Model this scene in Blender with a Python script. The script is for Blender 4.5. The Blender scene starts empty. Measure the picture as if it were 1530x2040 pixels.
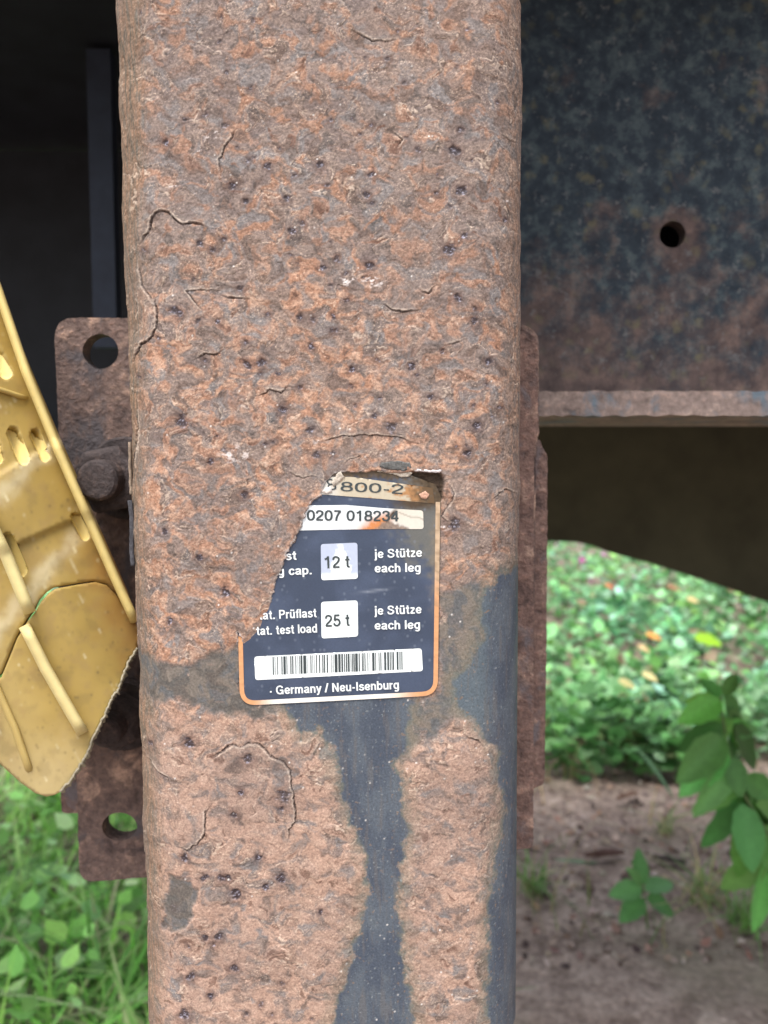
import bpy, bmesh, math, random
import numpy as np
from mathutils import Vector
from mathutils.geometry import delaunay_2d_cdt, tessellate_polygon

random.seed(7)
RNG = np.random.default_rng(11)
scn = bpy.context.scene
col = scn.collection

# ------------------------------------------------------------------ camera, sky, sun, exposure
CAM_H = 0.72
DECK_Z = 1.03                  # underside of the trailer deck
PITCH = math.radians(4.0)
cam_d = bpy.data.cameras.new("camera")
cam_d.sensor_fit = 'HORIZONTAL'; cam_d.sensor_width = 36.0; cam_d.lens = 36.0
cam_d.clip_start = 0.01; cam_d.clip_end = 2000
cam_d.dof.use_dof = True; cam_d.dof.focus_distance = 0.262; cam_d.dof.aperture_fstop = 15.0
cam = bpy.data.objects.new("camera", cam_d); col.objects.link(cam)
cam.location = (0, 0, CAM_H); cam.rotation_euler = (math.radians(90) - PITCH, 0, 0)
scn.camera = cam

SUN_EL, SUN_AZ = math.radians(64), math.radians(205)     # azimuth measured from +Y clockwise: high behind the camera, veiled by cloud
w = bpy.data.worlds.new("World"); scn.world = w; w.use_nodes = True
nt = w.node_tree; nt.nodes.clear()
sky = nt.nodes.new('ShaderNodeTexSky'); sky.sky_type = 'NISHITA'; sky.sun_disc = False
sky.sun_elevation = SUN_EL; sky.sun_rotation = SUN_AZ; sky.air_density = 1.0; sky.dust_density = 4.0; sky.ozone_density = 1.0
hs = nt.nodes.new('ShaderNodeHueSaturation'); hs.inputs['Saturation'].default_value = 0.45
bg = nt.nodes.new('ShaderNodeBackground'); bg.inputs[1].default_value = 0.15
wo = nt.nodes.new('ShaderNodeOutputWorld')
nt.links.new(sky.outputs[0], hs.inputs['Color']); nt.links.new(hs.outputs[0], bg.inputs[0]); nt.links.new(bg.outputs[0], wo.inputs[0])
sun_d = bpy.data.lights.new("sun", 'SUN'); sun_d.energy = 1.3; sun_d.angle = math.radians(25); sun_d.color = (1, .97, .93)
sun = bpy.data.objects.new("sun", sun_d); col.objects.link(sun)
sdir = Vector((math.sin(SUN_AZ) * math.cos(SUN_EL), math.cos(SUN_AZ) * math.cos(SUN_EL), math.sin(SUN_EL)))
sun.rotation_euler = sdir.to_track_quat('Z', 'Y').to_euler()
scn.view_settings.view_transform = 'Standard'; scn.view_settings.look = 'None'
scn.view_settings.gamma = 1.0; scn.view_settings.exposure = 1.05
try: scn.view_settings.use_curve_mapping = False
except Exception: pass
scn.cycles.max_bounces = 6

# ------------------------------------------------------------------ helpers
CP, SP = math.cos(PITCH), math.sin(PITCH)
def P(px, py, y):
    """world points seen at photo pixel (px,py) on the upright plane Y = y (used to set out the real positions of traced outlines)"""
    a = (np.asarray(px, float) - 765) / 1530; b = -(np.asarray(py, float) - 1020) / 1530
    dy = CP + b * SP; dz = -SP + b * CP
    t = y / dy
    return np.stack([a * t, np.broadcast_to(y, np.shape(a * t)) + 0.0, CAM_H + dz * t], -1)
def G(px, py, z=0.0):
    a = (px - 765) / 1530; b = -(py - 1020) / 1530
    dy = CP + b * SP; dz = -SP + b * CP
    t = (z - CAM_H) / dz
    return (a * t, dy * t, z)
def proj(X, Y, Z):
    z = Z - CAM_H
    d = Y * CP - z * SP; u = Y * SP + z * CP
    return 765 + 1530 * X / d, 1020 - 1530 * u / d

def s2l(*c):
    c = np.array(c, float) / 255
    return np.where(c <= .04045, c / 12.92, ((c + .055) / 1.055) ** 2.4)
def L4(*c): return tuple(s2l(*c)) + (1.0,)
def sm(a, b, x):
    t = np.clip((x - a) / (b - a), 0, 1); return t * t * (3 - 2 * t)

_perm = np.tile(RNG.permutation(256), 2).astype(np.int32)
_ang = RNG.random(256) * 2 * np.pi
_gx, _gy = np.cos(_ang).astype(np.float32), np.sin(_ang).astype(np.float32)
def pn(x, y, seed=0):
    x = (np.asarray(x) + seed * 17.31).astype(np.float32); y = (np.asarray(y) + seed * 9.77).astype(np.float32)
    xf = np.floor(x); yf = np.floor(y); fx = x - xf; fy = y - yf
    xi = xf.astype(np.int32) & 255; yi = yf.astype(np.int32) & 255
    u = fx * fx * fx * (fx * (fx * 6 - 15) + 10); v = fy * fy * fy * (fy * (fy * 6 - 15) + 10)
    def g(i, j, dx, dy):
        h = _perm[_perm[i & 255] + (j & 255)]
        return _gx[h] * dx + _gy[h] * dy
    a = g(xi, yi, fx, fy); b = g(xi + 1, yi, fx - 1, fy)
    c = g(xi, yi + 1, fx, fy - 1); d = g(xi + 1, yi + 1, fx - 1, fy - 1)
    l = a + (b - a) * u; m = c + (d - c) * u
    return (l + (m - l) * v) * 1.5
def fbm(x, y, o=4, seed=0, gain=.5):
    s = 0; a = 1; n = 0
    for k in range(o):
        s = s + a * pn(x * 2 ** k, y * 2 ** k, seed + k * 3); n += a; a *= gain
    return s / n * 1.4

def poly_sd(px, py, poly):
    """signed distance to polygon, positive inside"""
    poly = np.array(poly, float); n = len(poly)
    d = np.full(px.shape, 1e9); ins = np.zeros(px.shape, bool)
    for i in range(n):
        ax, ay = poly[i]; bx, by = poly[(i + 1) % n]
        ex, ey = bx - ax, by - ay
        t = np.clip(((px - ax) * ex + (py - ay) * ey) / (ex * ex + ey * ey + 1e-9), 0, 1)
        d = np.minimum(d, (px - ax - t * ex) ** 2 + (py - ay - t * ey) ** 2)
        c = ((ay > py) != (by > py)) & (px < (bx - ax) * (py - ay) / (by - ay + 1e-12) + ax)
        ins ^= c
    return np.where(ins, 1, -1) * np.sqrt(d)
def line_d(px, py, pts):
    """distance to a polyline and the side one is on"""
    d = np.full(px.shape, 1e9); s = np.zeros(px.shape)
    for (ax, ay), (bx, by) in zip(pts[:-1], pts[1:]):
        ex, ey = bx - ax, by - ay
        t = np.clip(((px - ax) * ex + (py - ay) * ey) / (ex * ex + ey * ey + 1e-9), 0, 1)
        q = (px - ax - t * ex) ** 2 + (py - ay - t * ey) ** 2
        m = q < d
        d = np.where(m, q, d); s = np.where(m, np.sign(ex * (py - ay) - ey * (px - ax)), s)
    return np.sqrt(d), s

def tag(o, label=None, cat=None, group=None, kind=None):
    if label: o['label'] = label
    if cat: o['category'] = cat
    if group: o['group'] = group
    if kind: o['kind'] = kind
    return o
def empty(name, loc=(0, 0, 0)):
    o = bpy.data.objects.new(name, None); col.objects.link(o); o.location = loc; o.empty_display_size = .05
    return o
def link(name, me, mat=None, parent=None, smooth=False):
    if mat: me.materials.append(mat)
    if smooth:
        me.polygons.foreach_set('use_smooth', np.ones(len(me.polygons), bool))
    o = bpy.data.objects.new(name, me); col.objects.link(o)
    if parent:
        o.parent = parent
        o.matrix_parent_inverse = root_matrix(parent).inverted()
    return o
def root_matrix(p):
    from mathutils import Matrix
    return Matrix.Translation(p.location) if p.parent is None else Matrix()      # parts sit at the world origin
def npmesh(name, V, F, C=None):
    """fast mesh from arrays; F is (n,3) or (n,4)"""
    V = np.ascontiguousarray(V, np.float32); F = np.ascontiguousarray(F, np.int32)
    me = bpy.data.meshes.new(name)
    me.vertices.add(len(V)); me.vertices.foreach_set('co', V.ravel())
    k = F.shape[1]
    me.loops.add(F.size); me.loops.foreach_set('vertex_index', F.ravel())
    me.polygons.add(len(F)); me.polygons.foreach_set('loop_start', np.arange(0, F.size, k, dtype=np.int32))
    me.update(calc_edges=True)
    if C is not None:
        C = np.asarray(C, np.float32)
        if C.shape[1] == 3: C = np.concatenate([C, np.ones((len(C), 1), np.float32)], 1)
        at = me.color_attributes.new('tint', 'FLOAT_COLOR', 'POINT'); at.data.foreach_set('color', np.ascontiguousarray(C).ravel())
    return me
def bmobj(name, bm, mat, parent=None, smooth=False):
    bm.normal_update()
    bmesh.ops.recalc_face_normals(bm, faces=bm.faces)
    me = bpy.data.meshes.new(name); bm.to_mesh(me); bm.free()
    return link(name, me, mat, parent, smooth)
def box(bm, x0, x1, y0, y1, z0, z1):
    v = [bm.verts.new((x, y, z)) for x in (x0, x1) for y in (y0, y1) for z in (z0, z1)]
    for f in ((0, 1, 3, 2), (4, 6, 7, 5), (0, 4, 5, 1), (2, 3, 7, 6), (0, 2, 6, 4), (1, 5, 7, 3)):
        bm.faces.new([v[i] for i in f])
def bevel(o, wd=.0012, seg=2):
    m = o.modifiers.new('bevel', 'BEVEL'); m.width = wd; m.segments = seg; m.limit_method = 'ANGLE'; m.angle_limit = math.radians(40)

def densify(poly, step, jit=0.0, closed=True, seed=1):
    r = random.Random(seed); out = []
    n = len(poly)
    for i in range(n if closed else n - 1):
        a = poly[i]; b = poly[(i + 1) % n]
        k = max(1, int(math.hypot(b[0] - a[0], b[1] - a[1]) / step))
        for j in range(k):
            t = j / k
            out.append((a[0] + (b[0] - a[0]) * t + r.uniform(-jit, jit), a[1] + (b[1] - a[1]) * t + r.uniform(-jit, jit)))
    if not closed: out.append(poly[-1])
    return out
def rrect(pts, r, seg=5):
    """rounded polygon"""
    out = []; n = len(pts)
    rr = r if isinstance(r, (list, tuple)) else [r] * n
    for i in range(n):
        p = Vector(pts[i]); a = Vector(pts[i - 1]); b = Vector(pts[(i + 1) % n])
        if rr[i] <= 0: out.append(tuple(p)); continue
        u = (a - p).normalized(); v = (b - p).normalized()
        p0 = p + u * rr[i]; p1 = p + v * rr[i]
        for k in range(seg + 1):
            t = k / seg
            q = p0 * (1 - t) ** 2 + p * 2 * t * (1 - t) + p1 * t * t
            out.append(tuple(q))
    return out
def circle(cx, cy, rx, ry=None, n=28):
    ry = ry or rx
    return [(cx + rx * math.cos(2 * math.pi * k / n), cy + ry * math.sin(2 * math.pi * k / n)) for k in range(n)]

def plate(name, outline, holes, y, thick, mat, parent, bev=.001, world=False):
    """a thick plate facing the camera side; outline in photo pixels at depth y (or x,z when world)"""
    polys = [outline] + list(holes)
    tri = tessellate_polygon([[Vector((p[0], p[1], 0)) for p in q] for q in polys])
    flat = [p for q in polys for p in q]
    A = np.array(flat, float)
    if world: F = np.stack([A[:, 0], np.full(len(A), y), A[:, 1]], 1)
    else: F = P(A[:, 0], A[:, 1], y)
    bm = bmesh.new()
    fv = [bm.verts.new(p) for p in F]; bv = [bm.verts.new((p[0], p[1] + thick, p[2])) for p in F]
    for t in tri:
        try:
            bm.faces.new([fv[i] for i in t]); bm.faces.new([bv[i] for i in reversed(t)])
        except ValueError: pass
    k = 0
    for q in polys:
        n = len(q)
        for i in range(n):
            a, b = k + i, k + (i + 1) % n
            bm.faces.new((fv[a], fv[b], bv[b], bv[a]))
        k += n
    bmesh.ops.dissolve_limit(bm, angle_limit=.01, verts=bm.verts, edges=bm.edges)
    o = bmobj(name, bm, mat, parent)
    if bev: bevel(o, bev)
    return o
def cdt(outline, spacing, extra=()):
    """triangulated sheet of a pixel outline with interior points"""
    ol = [Vector(p) for p in outline]; n = len(ol)
    a = np.array(outline); x0, y0 = a.min(0); x1, y1 = a.max(0)
    gx, gy = np.meshgrid(np.arange(x0, x1, spacing), np.arange(y0, y1, spacing))
    gx = gx + (np.arange(gx.shape[0]) % 2)[:, None] * spacing * .5
    gx, gy = gx.ravel(), gy.ravel()
    s = poly_sd(gx, gy, outline)
    keep = s > spacing * .6
    pts = ol + [Vector((float(p), float(q))) for p, q in zip(gx[keep], gy[keep])] + [Vector(e) for e in extra]
    r = delaunay_2d_cdt(pts, [(i, (i + 1) % n) for i in range(n)], [], 0, 1e-4)
    V = np.array([tuple(v) for v in r[0]]); F = np.array([f for f in r[2]], np.int32)
    c = V[F].mean(1)
    F = F[poly_sd(c[:, 0], c[:, 1], outline) > 0]
    return V, F
def sheet(name, outline, spacing, yfun, colfun, mat, parent, thick=0.0, extra=(), smooth=True):
    V, F = cdt(outline, spacing, extra)
    y = yfun(V[:, 0], V[:, 1])
    W = P(V[:, 0], V[:, 1], y)
    C = colfun(V[:, 0], V[:, 1]) if colfun else None
    # face the camera
    e = np.cross(W[F[:, 1]] - W[F[:, 0]], W[F[:, 2]] - W[F[:, 0]])
    flip = e[:, 1] > 0
    F[flip] = F[flip][:, ::-1]
    me = npmesh(name, W, F, C)
    o = link(name, me, mat, parent, smooth)
    if thick:
        m = o.modifiers.new('thickness', 'SOLIDIFY'); m.thickness = thick; m.offset = -1
    return o

# ------------------------------------------------------------------ materials
def newmat(name):
    m = bpy.data.materials.new(name); m.use_nodes = True
    nt = m.node_tree; nt.nodes.clear()
    out = nt.nodes.new('ShaderNodeOutputMaterial'); bs = nt.nodes.new('ShaderNodeBsdfPrincipled')
    nt.links.new(bs.outputs[0], out.inputs[0])
    return m, nt, bs, out
def nd(nt, t, **kw):
    n = nt.nodes.new(t)
    for k, v in kw.items():
        if hasattr(n, k): setattr(n, k, v)
        else: n.inputs[k].default_value = v
    return n
def ramp(nt, fac, stops):
    r = nt.nodes.new('ShaderNodeValToRGB'); e = r.color_ramp.elements
    while len(e) > 1: e.remove(e[0])
    e[0].position = stops[0][0]; e[0].color = stops[0][1]
    for p, c in stops[1:]:
        k = e.new(p); k.color = c
    nt.links.new(fac, r.inputs[0]); return r
def noise(nt, scale, detail=5, rough=.6, vec=None, dist=0.0):
    n = nt.nodes.new('ShaderNodeTexNoise'); n.inputs['Scale'].default_value = scale
    n.inputs['Detail'].default_value = detail; n.inputs['Roughness'].default_value = rough; n.inputs['Distortion'].default_value = dist
    if vec is not None: nt.links.new(vec, n.inputs['Vector'])
    return n
def mixc(nt, fac, a, b, mode='MIX'):
    m = nt.nodes.new('ShaderNodeMix'); m.data_type = 'RGBA'; m.blend_type = mode
    if hasattr(fac, 'default_value') or not isinstance(fac, (int, float)): nt.links.new(fac, m.inputs[0])
    else: m.inputs[0].default_value = fac
    for s, v in ((6, a), (7, b)):
        if isinstance(v, tuple): m.inputs[s].default_value = v
        else: nt.links.new(v, m.inputs[s])
    return m.outputs[2]
def coords(nt, scale=None):
    t = nt.nodes.new('ShaderNodeTexCoord'); o = t.outputs['Object']
    if scale:
        m = nt.nodes.new('ShaderNodeMapping'); m.inputs['Scale'].default_value = scale; nt.links.new(o, m.inputs[0]); o = m.outputs[0]
    return o
def bump(nt, bs, h, strength, dist):
    b = nt.nodes.new('ShaderNodeBump'); b.inputs['Strength'].default_value = strength; b.inputs['Distance'].default_value = dist
    nt.links.new(h, b.inputs['Height']); nt.links.new(b.outputs[0], bs.inputs['Normal'])

def tint_mat(name, grain=.25, gscale=900, rough=.85, bstr=.5, bdist=.0003, rough_from_alpha=False, spec=.3, trans=0.0):
    m, nt, bs, out = newmat(name)
    at = nt.nodes.new('ShaderNodeVertexColor'); at.layer_name = 'tint'
    v = coords(nt)
    n = noise(nt, gscale, 4, .65, v)
    g = ramp(nt, n.outputs[0], [(.25, (1 - grain,) * 3 + (1,)), (.75, (1 + grain,) * 3 + (1,))])
    c = mixc(nt, 1.0, at.outputs[0], g.outputs[0], 'MULTIPLY')
    nt.links.new(c, bs.inputs['Base Color'])
    bs.inputs['Roughness'].default_value = rough; bs.inputs['Specular IOR Level'].default_value = spec
    if rough_from_alpha: nt.links.new(at.outputs[1], bs.inputs['Roughness'])
    if bstr: bump(nt, bs, n.outputs[0], bstr, bdist)
    if trans:
        tr = nt.nodes.new('ShaderNodeBsdfTranslucent'); nt.links.new(c, tr.inputs[0])
        mx = nt.nodes.new('ShaderNodeMixShader'); mx.inputs[0].default_value = trans
        nt.links.new(bs.outputs[0], mx.inputs[1]); nt.links.new(tr.outputs[0], mx.inputs[2]); nt.links.new(mx.outputs[0], out.inputs[0])
    return m
def rust_mat(name, dark, mid, lite, scale, rough=.85, bdist=.0012, grey=None):
    m, nt, bs, out = newmat(name)
    v = coords(nt)
    a = noise(nt, scale, 6, .62, v, .4); b = noise(nt, scale * 4.3, 5, .65, v)
    r = ramp(nt, a.outputs[0], [(.32, dark), (.47, mid), (.56, mid), (.70, lite)])
    g = ramp(nt, b.outputs[0], [(.3, (.6, .6, .6, 1)), (.55, (1, 1, 1, 1)), (.72, (1.5, 1.4, 1.3, 1))])
    c = mixc(nt, 1.0, r.outputs[0], g.outputs[0], 'MULTIPLY')
    if grey:
        k = noise(nt, scale * .55, 5, .6, coords(nt, (1.3, 1, .9)), .2)
        f = ramp(nt, k.outputs[0], [(.54, (0, 0, 0, 1)), (.64, (1, 1, 1, 1))])
        c = mixc(nt, f.outputs[0], c, grey)
    nt.links.new(c, bs.inputs['Base Color']); bs.inputs['Roughness'].default_value = rough; bs.inputs['Specular IOR Level'].default_value = .3
    ad = nt.nodes.new('ShaderNodeMath'); ad.operation = 'ADD'; nt.links.new(a.outputs[0], ad.inputs[0]); nt.links.new(b.outputs[0], ad.inputs[1])
    bump(nt, bs, ad.outputs[0], .8, bdist)
    return m
def plain_mat(name, c, rough=.5, spec=.4, var=.12, scale=300):
    m, nt, bs, out = newmat(name)
    n = noise(nt, scale, 5, .6, coords(nt))
    g = ramp(nt, n.outputs[0], [(.3, (1 - var,) * 3 + (1,)), (.7, (1 + var,) * 3 + (1,))])
    nt.links.new(mixc(nt, 1.0, c, g.outputs[0], 'MULTIPLY'), bs.inputs['Base Color'])
    bs.inputs['Roughness'].default_value = rough; bs.inputs['Specular IOR Level'].default_value = spec
    return m

M_CRUST = tint_mat('rusted_tube', .34, 1300, .8, .5, .00018, True, .25)
M_LABEL = tint_mat('label_print', .10, 1800, .38, .08, .0001, False, .45)
M_FIELD = tint_mat('label_white', .04, 900, .45, .05, .0001, False, .4)
M_WHITE = plain_mat('white_print', L4(226, 232, 232), .5, .4, .06, 1500)
M_INK = plain_mat('grey_print', L4(62, 70, 72), .6, .3, .15, 2500)
M_FLAKE = tint_mat('rust_scale', .35, 1500, .85, .6, .0003)
M_PLATE = rust_mat('plate_rust', L4(70, 60, 60), L4(118, 99, 92), L4(184, 154, 136), 80, bdist=.002, grey=L4(90, 84, 86))
M_PLATER = rust_mat('plate_rust_pale', L4(78, 64, 62), L4(124, 100, 92), L4(178, 150, 134), 95, bdist=.002, grey=L4(110, 102, 104))
M_BOLT = rust_mat('bolt_rust', L4(48, 42, 43), L4(74, 66, 66), L4(108, 92, 86), 110, .75, .0014)

# ------------------------------------------------------------------ the leg
YF = 0.26                      # front face of the leg
leg = empty('landing_leg', (-0.022, 0.325, 0.0))
tag(leg, 'rusty steel landing leg with peeling rust scale and a torn dark load label', 'landing leg')
RAD = 0.022
MM = 0.001
def edge_x(px, py, left):
    b = -(py - 1020) / 1530; t = (px - 765) / 1530 / (CP + b * SP)      # X per unit of Y
    yc = YF + RAD
    cx = t * yc + (RAD if left else -RAD) * math.sqrt(1 + t * t)
    return cx - RAD if left else cx + RAD
def z_at(py, y=YF): return float(P(765, py, y)[2])
zt, zb = z_at(255), z_at(1785)
xl_t, xl_b = edge_x(243, 255, True), edge_x(294, 1785, True)
xr_t, xr_b = edge_x(1037, 255, False), edge_x(1028, 1785, False)
# rows
STEP = 1.55 / 1530 * YF
z_hi, z_lo = z_at(-50), z_at(2090)
zs = np.arange(z_lo, z_hi, STEP)
Wm = ((xr_t - xl_t) + (xr_b - xl_b)) / 2
# profile: right side wall -> right corner -> front -> left corner -> left side -> back
prof = []
def arc(cx, cy, a0, a1):
    n = max(4, int(RAD * abs(a1 - a0) / STEP))
    for k in range(n): 
        a = a0 + (a1 - a0) * k / n
        prof.append((cx + RAD * math.cos(a), cy + RAD * math.sin(a), math.cos(a), math.sin(a), 1.0))
DEPTH = 0.125
for k in range(6): prof.append((0, YF + DEPTH - RAD - (DEPTH - 2 * RAD - .004) * k / 6, -1, 0, .3))
for k in range(8): prof.append((0, YF + RAD + .004 - .004 * k / 8, -1, 0, 1))
arc(RAD, YF + RAD, math.pi, 1.5 * math.pi)
nf = int((Wm - 2 * RAD) / STEP)
for k in range(nf): prof.append((RAD + (Wm - 2 * RAD) * k / nf, YF, 0, -1, 1))
arc(Wm - RAD, YF + RAD, 1.5 * math.pi, 2 * math.pi)
for k in range(8): prof.append((Wm, YF + RAD + .004 * k / 8, 1, 0, 1))
for k in range(6): prof.append((Wm, YF + RAD + .004 + (DEPTH - 2 * RAD - .004) * k / 6, 1, 0, .3))
prof.append((Wm - RAD, YF + DEPTH, 0, 1, 0)); prof.append((RAD, YF + DEPTH, 0, 1, 0))
prof = np.array(prof)
R_, C_ = len(zs), len(prof)
tz = (zs - zb) / (zt - zb)
xl = xl_b + (xl_t - xl_b) * tz; wd = (xr_b - xl_b) + ((xr_t - xl_t) - (xr_b - xl_b)) * tz
X = xl[:, None] + prof[None, :, 0] * (wd / Wm)[:, None]
Y = np.repeat(prof[None, :, 1], R_, 0)
Z = np.repeat(zs[:, None], C_, 1)
px, py = proj(X, Y, Z)
arcl = np.concatenate([[0], np.cumsum(np.hypot(np.diff(prof[:, 0]), np.diff(prof[:, 1])))])
k0 = np.argmin(np.abs(prof[:, 0] - Wm / 2) + (prof[:, 1] > YF + .001) * 9)
U = np.repeat(((arcl - arcl[k0]) / YF * 1530)[None, :], R_, 0) + 640
V = -(Z - CAM_H) / YF * 1530 + 1020 - 107

# traced shapes (photo pixels on the front face)
LABEL = [(476, 1260), (486, 1283), (503, 1279), (522, 1268), (533, 1230), (541, 1192), (550, 1160), (563, 1130), (575, 1098), (597, 1060),
         (606, 1030), (618, 1004), (640, 986), (646, 966), (655, 955), (668, 944), (690, 940), (745, 946), (800, 952), (830, 950), (868, 985), (877, 1005),
         (876, 1340), (871, 1368), (846, 1387), (700, 1397), (514, 1406), (486, 1390), (476, 1370)]
PAINT_MID = [(545, 1380), (825, 1380), (816, 1470), (788, 1525), (806, 1580), (816, 1650), (800, 1740), (794, 1800), (806, 1900), (835, 2100), (640, 2100), (700, 1900), (728, 1780),
             (728, 1700), (696, 1640), (680, 1580), (658, 1500), (636, 1450), (604, 1468), (582, 1436)]
PAINT_RT = [(955, 1210), (968, 1170), (985, 1150), (1010, 1135), (1060, 1100), (1060, 2100), (965, 2100), (972, 1800), (985, 1700), (1003, 1620), (992, 1560), (990, 1500), (955, 1450), (925, 1425), (902, 1395), (905, 1350), (935, 1310), (958, 1270)]
GREY_RT = [(872, 1195), (905, 1165), (960, 1150), (990, 1300), (960, 1440), (900, 1430), (870, 1470), (800, 1500), (770, 1395), (860, 1390), (878, 1350)]
GREY_LF = [(275, 1290), (330, 1320), (380, 1330), (420, 1300), (480, 1290), (482, 1370), (515, 1408), (560, 1410), (520, 1430), (440, 1420), (400, 1405), (350, 1390), (310, 1400), (285, 1360)]
GREY_BOT = [(330, 1790), (345, 1745), (385, 1755), (390, 1790), (370, 1850), (330, 1850)]
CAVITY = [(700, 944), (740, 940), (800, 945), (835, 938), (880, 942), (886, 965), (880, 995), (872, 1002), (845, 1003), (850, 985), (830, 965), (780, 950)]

wx = fbm(U / 34, V / 34, 4, 3) * 13; wy = fbm(U / 34, V / 34, 4, 5) * 13
wpx, wpy = px + wx, py + wy
tz_ = sm(760, 560, px + (1100 - py) * .1)
sd_lab = poly_sd(px + (wx * .22 + fbm(U / 9, V / 9, 3, 8) * 5.0) * tz_, py + (wy * .22 + fbm(U / 9, V / 9, 3, 9) * 4.0) * np.maximum(tz_, sm(1010, 990, py)), LABEL)
# straight clean edges of the label at the right and the bottom, torn edge at the left and the top
p_mid = poly_sd(wpx, wpy, PAINT_MID); p_rt = poly_sd(px + wx * .8, wpy, PAINT_RT)
paint_sd = np.maximum(p_mid, p_rt)
paint = sm(-7, 7, paint_sd + fbm(U / 8, V / 8, 3, 73) * 7 + fbm(U / 20, V / 26, 3, 75) * 8)
halo = sm(-34, 0, paint_sd + fbm(U / 16, V / 22, 3, 71) * 14)
greyR = sm(-16, 14, poly_sd(wpx, wpy, GREY_RT)); greyL = np.maximum(sm(-14, 8, poly_sd(wpx, wpy, GREY_LF)), sm(-8, 5, poly_sd(wpx, wpy, GREY_BOT)))
grey = np.maximum(greyR, greyL)
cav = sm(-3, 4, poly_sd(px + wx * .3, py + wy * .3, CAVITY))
lab = sm(-1.0, 0.8, sd_lab)
rust = (1 - sm(-16, 4, paint_sd)) * (1 - grey * .75)

# noise fields
n_big = fbm(U / 190, V / 150, 3, 11)
wU, wV = U + fbm(U / 60, V / 60, 3, 21) * 26, V + fbm(U / 60, V / 60, 3, 24) * 20
n1 = fbm(wU / 62, wV / 48, 4, 31); n2 = fbm(wU / 27, wV / 24, 4, 35)
n3 = fbm(wU / 40, wV / 24, 5, 41)
fine = fbm(U / 6.5, V / 4.6, 3, 51, .65)
fine2 = fbm(U / 17, V / 10, 4, 57, .6)
slate = fbm(wU / 48, wV / 40, 4, 61)
terr = fbm(wU / 70, wV / 38, 5, 81, .55) * 4.2 + fine2 * .22
tf = terr - np.floor(terr)
tmask = sm(-.15, .3, fbm(U / 80, V / 60, 3, 88)) 
rim = np.exp(-((tf - .05) / .045) ** 2) * tmask
lip = np.floor(terr) + sm(0.0, .07, tf)

low = sm(1380, 1500, V)          # bottom part of the leg: smoother, paler rust bloom
top = 1 - sm(430, 640, V)
o_m = sm(-.14, .34, n1 * .62 + n2 * .75 + .04 - top * .16 + low * .22 - sm(830, 960, px) * .10)
A = lambda *c: s2l(*c)[None, None, :]
def mx(a, b, f): return a + (b - a) * f[..., None]
C = mx(A(136, 120, 111), A(120, 107, 102), sm(-.3, .3, n3))
# broad layers of scale with their own tone, height and broken edge
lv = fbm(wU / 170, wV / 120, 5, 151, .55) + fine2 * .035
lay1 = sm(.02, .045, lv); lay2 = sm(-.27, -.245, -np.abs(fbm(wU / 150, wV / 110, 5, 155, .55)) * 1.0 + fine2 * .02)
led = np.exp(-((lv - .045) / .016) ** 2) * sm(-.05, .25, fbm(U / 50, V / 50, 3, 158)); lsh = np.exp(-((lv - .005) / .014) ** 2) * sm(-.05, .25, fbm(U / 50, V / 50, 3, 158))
C = mx(C, A(138, 123, 114), lay1 * .45) 
C = mx(C, A(124, 120, 119), sm(.06, .36, slate) * .85)
C = mx(C, A(100, 84, 76), sm(.12, .5, fbm(wU / 45, wV / 30, 4, 65)) * .8)
org = mx(A(164, 123, 99), A(186, 151, 128), sm(-.2, .4, fbm(U / 24, V / 20, 4, 68)))
org = mx(org, A(150, 114, 93), top * .7)
org = mx(org, A(172, 146, 131), low * .7)
C = mx(C, org, o_m * (.92 - .18 * lay1))
# dark cores in some orange blots
C = mx(C, A(98, 72, 62), sm(.34, .55, n2) * sm(-.1, .2, fbm(U / 90, V / 90, 2, 93)) * .75)
C = mx(C, A(84, 80, 78), sm(.30, .52, fbm(wU / 30, wV / 34, 4, 95)) * .55 * (1 - low * .5))
C = mx(C, A(222, 200, 178), np.clip(rim, 0, 1) * .6 * (.6 + fine * .8).clip(0, 1))
# left corner: browner, streaked along the leg
cornL = 1 - sm(262, 310, px + wx * .7 - sm(900, 1785, py) * 36)
strk = fbm(U / 7, V / 60, 4, 101)
C = mx(C, mx(A(128, 104, 84), A(96, 90, 78), sm(-.2, .3, strk)), cornL * .85)
cornR = sm(985, 1025, px + wx * .6)
C = mx(C, mx(A(150, 124, 106), A(104, 96, 90), sm(-.2, .3, fbm(U / 12, V / 30, 4, 103))), cornR * .55 * (1 - paint))
fmul = np.clip(1 + fine * .55 + fine2 * .38, .35, 1.9)
fib = sm(.86, .99, 1 - np.abs(pn(wU / 15 + fine2 * .5, wV / 8 + fine * .2, 401)) * 1.3) * sm(-.1, .35, fbm(U / 36, V / 30, 3, 403))
hair = sm(.90, 1.0, 1 - np.abs(pn(wU / 19 + fine2 * .6, wV / 11 + fine * .2, 407)) * 1.3) * sm(0, .35, fbm(U / 40, V / 34, 3, 409))
C = mx(C, A(206, 180, 158), fib * .38); C = mx(C, A(76, 62, 58), hair * .5)
C = mx(C, A(214, 194, 174), np.clip(led, 0, 1) * .5); C = mx(C, A(70, 58, 54), np.clip(lsh, 0, 1) * .6)  # lsh paints a shade line at the foot of each layer step
big = fbm(U / 230, V / 260, 3, 425)
C = mx(C, A(150, 122, 104), sm(.0, .5, big) * .18); C = mx(C, A(118, 104, 98), sm(.0, .5, -big) * .30)
C = C * (1 + (fmul - 1) * (.85 - .3 * low))[..., None]
C = C * (1 + np.clip(fbm(U / 3.4, V / 3.0, 2, 411) * .20, -.3, .3))[..., None]
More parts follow.
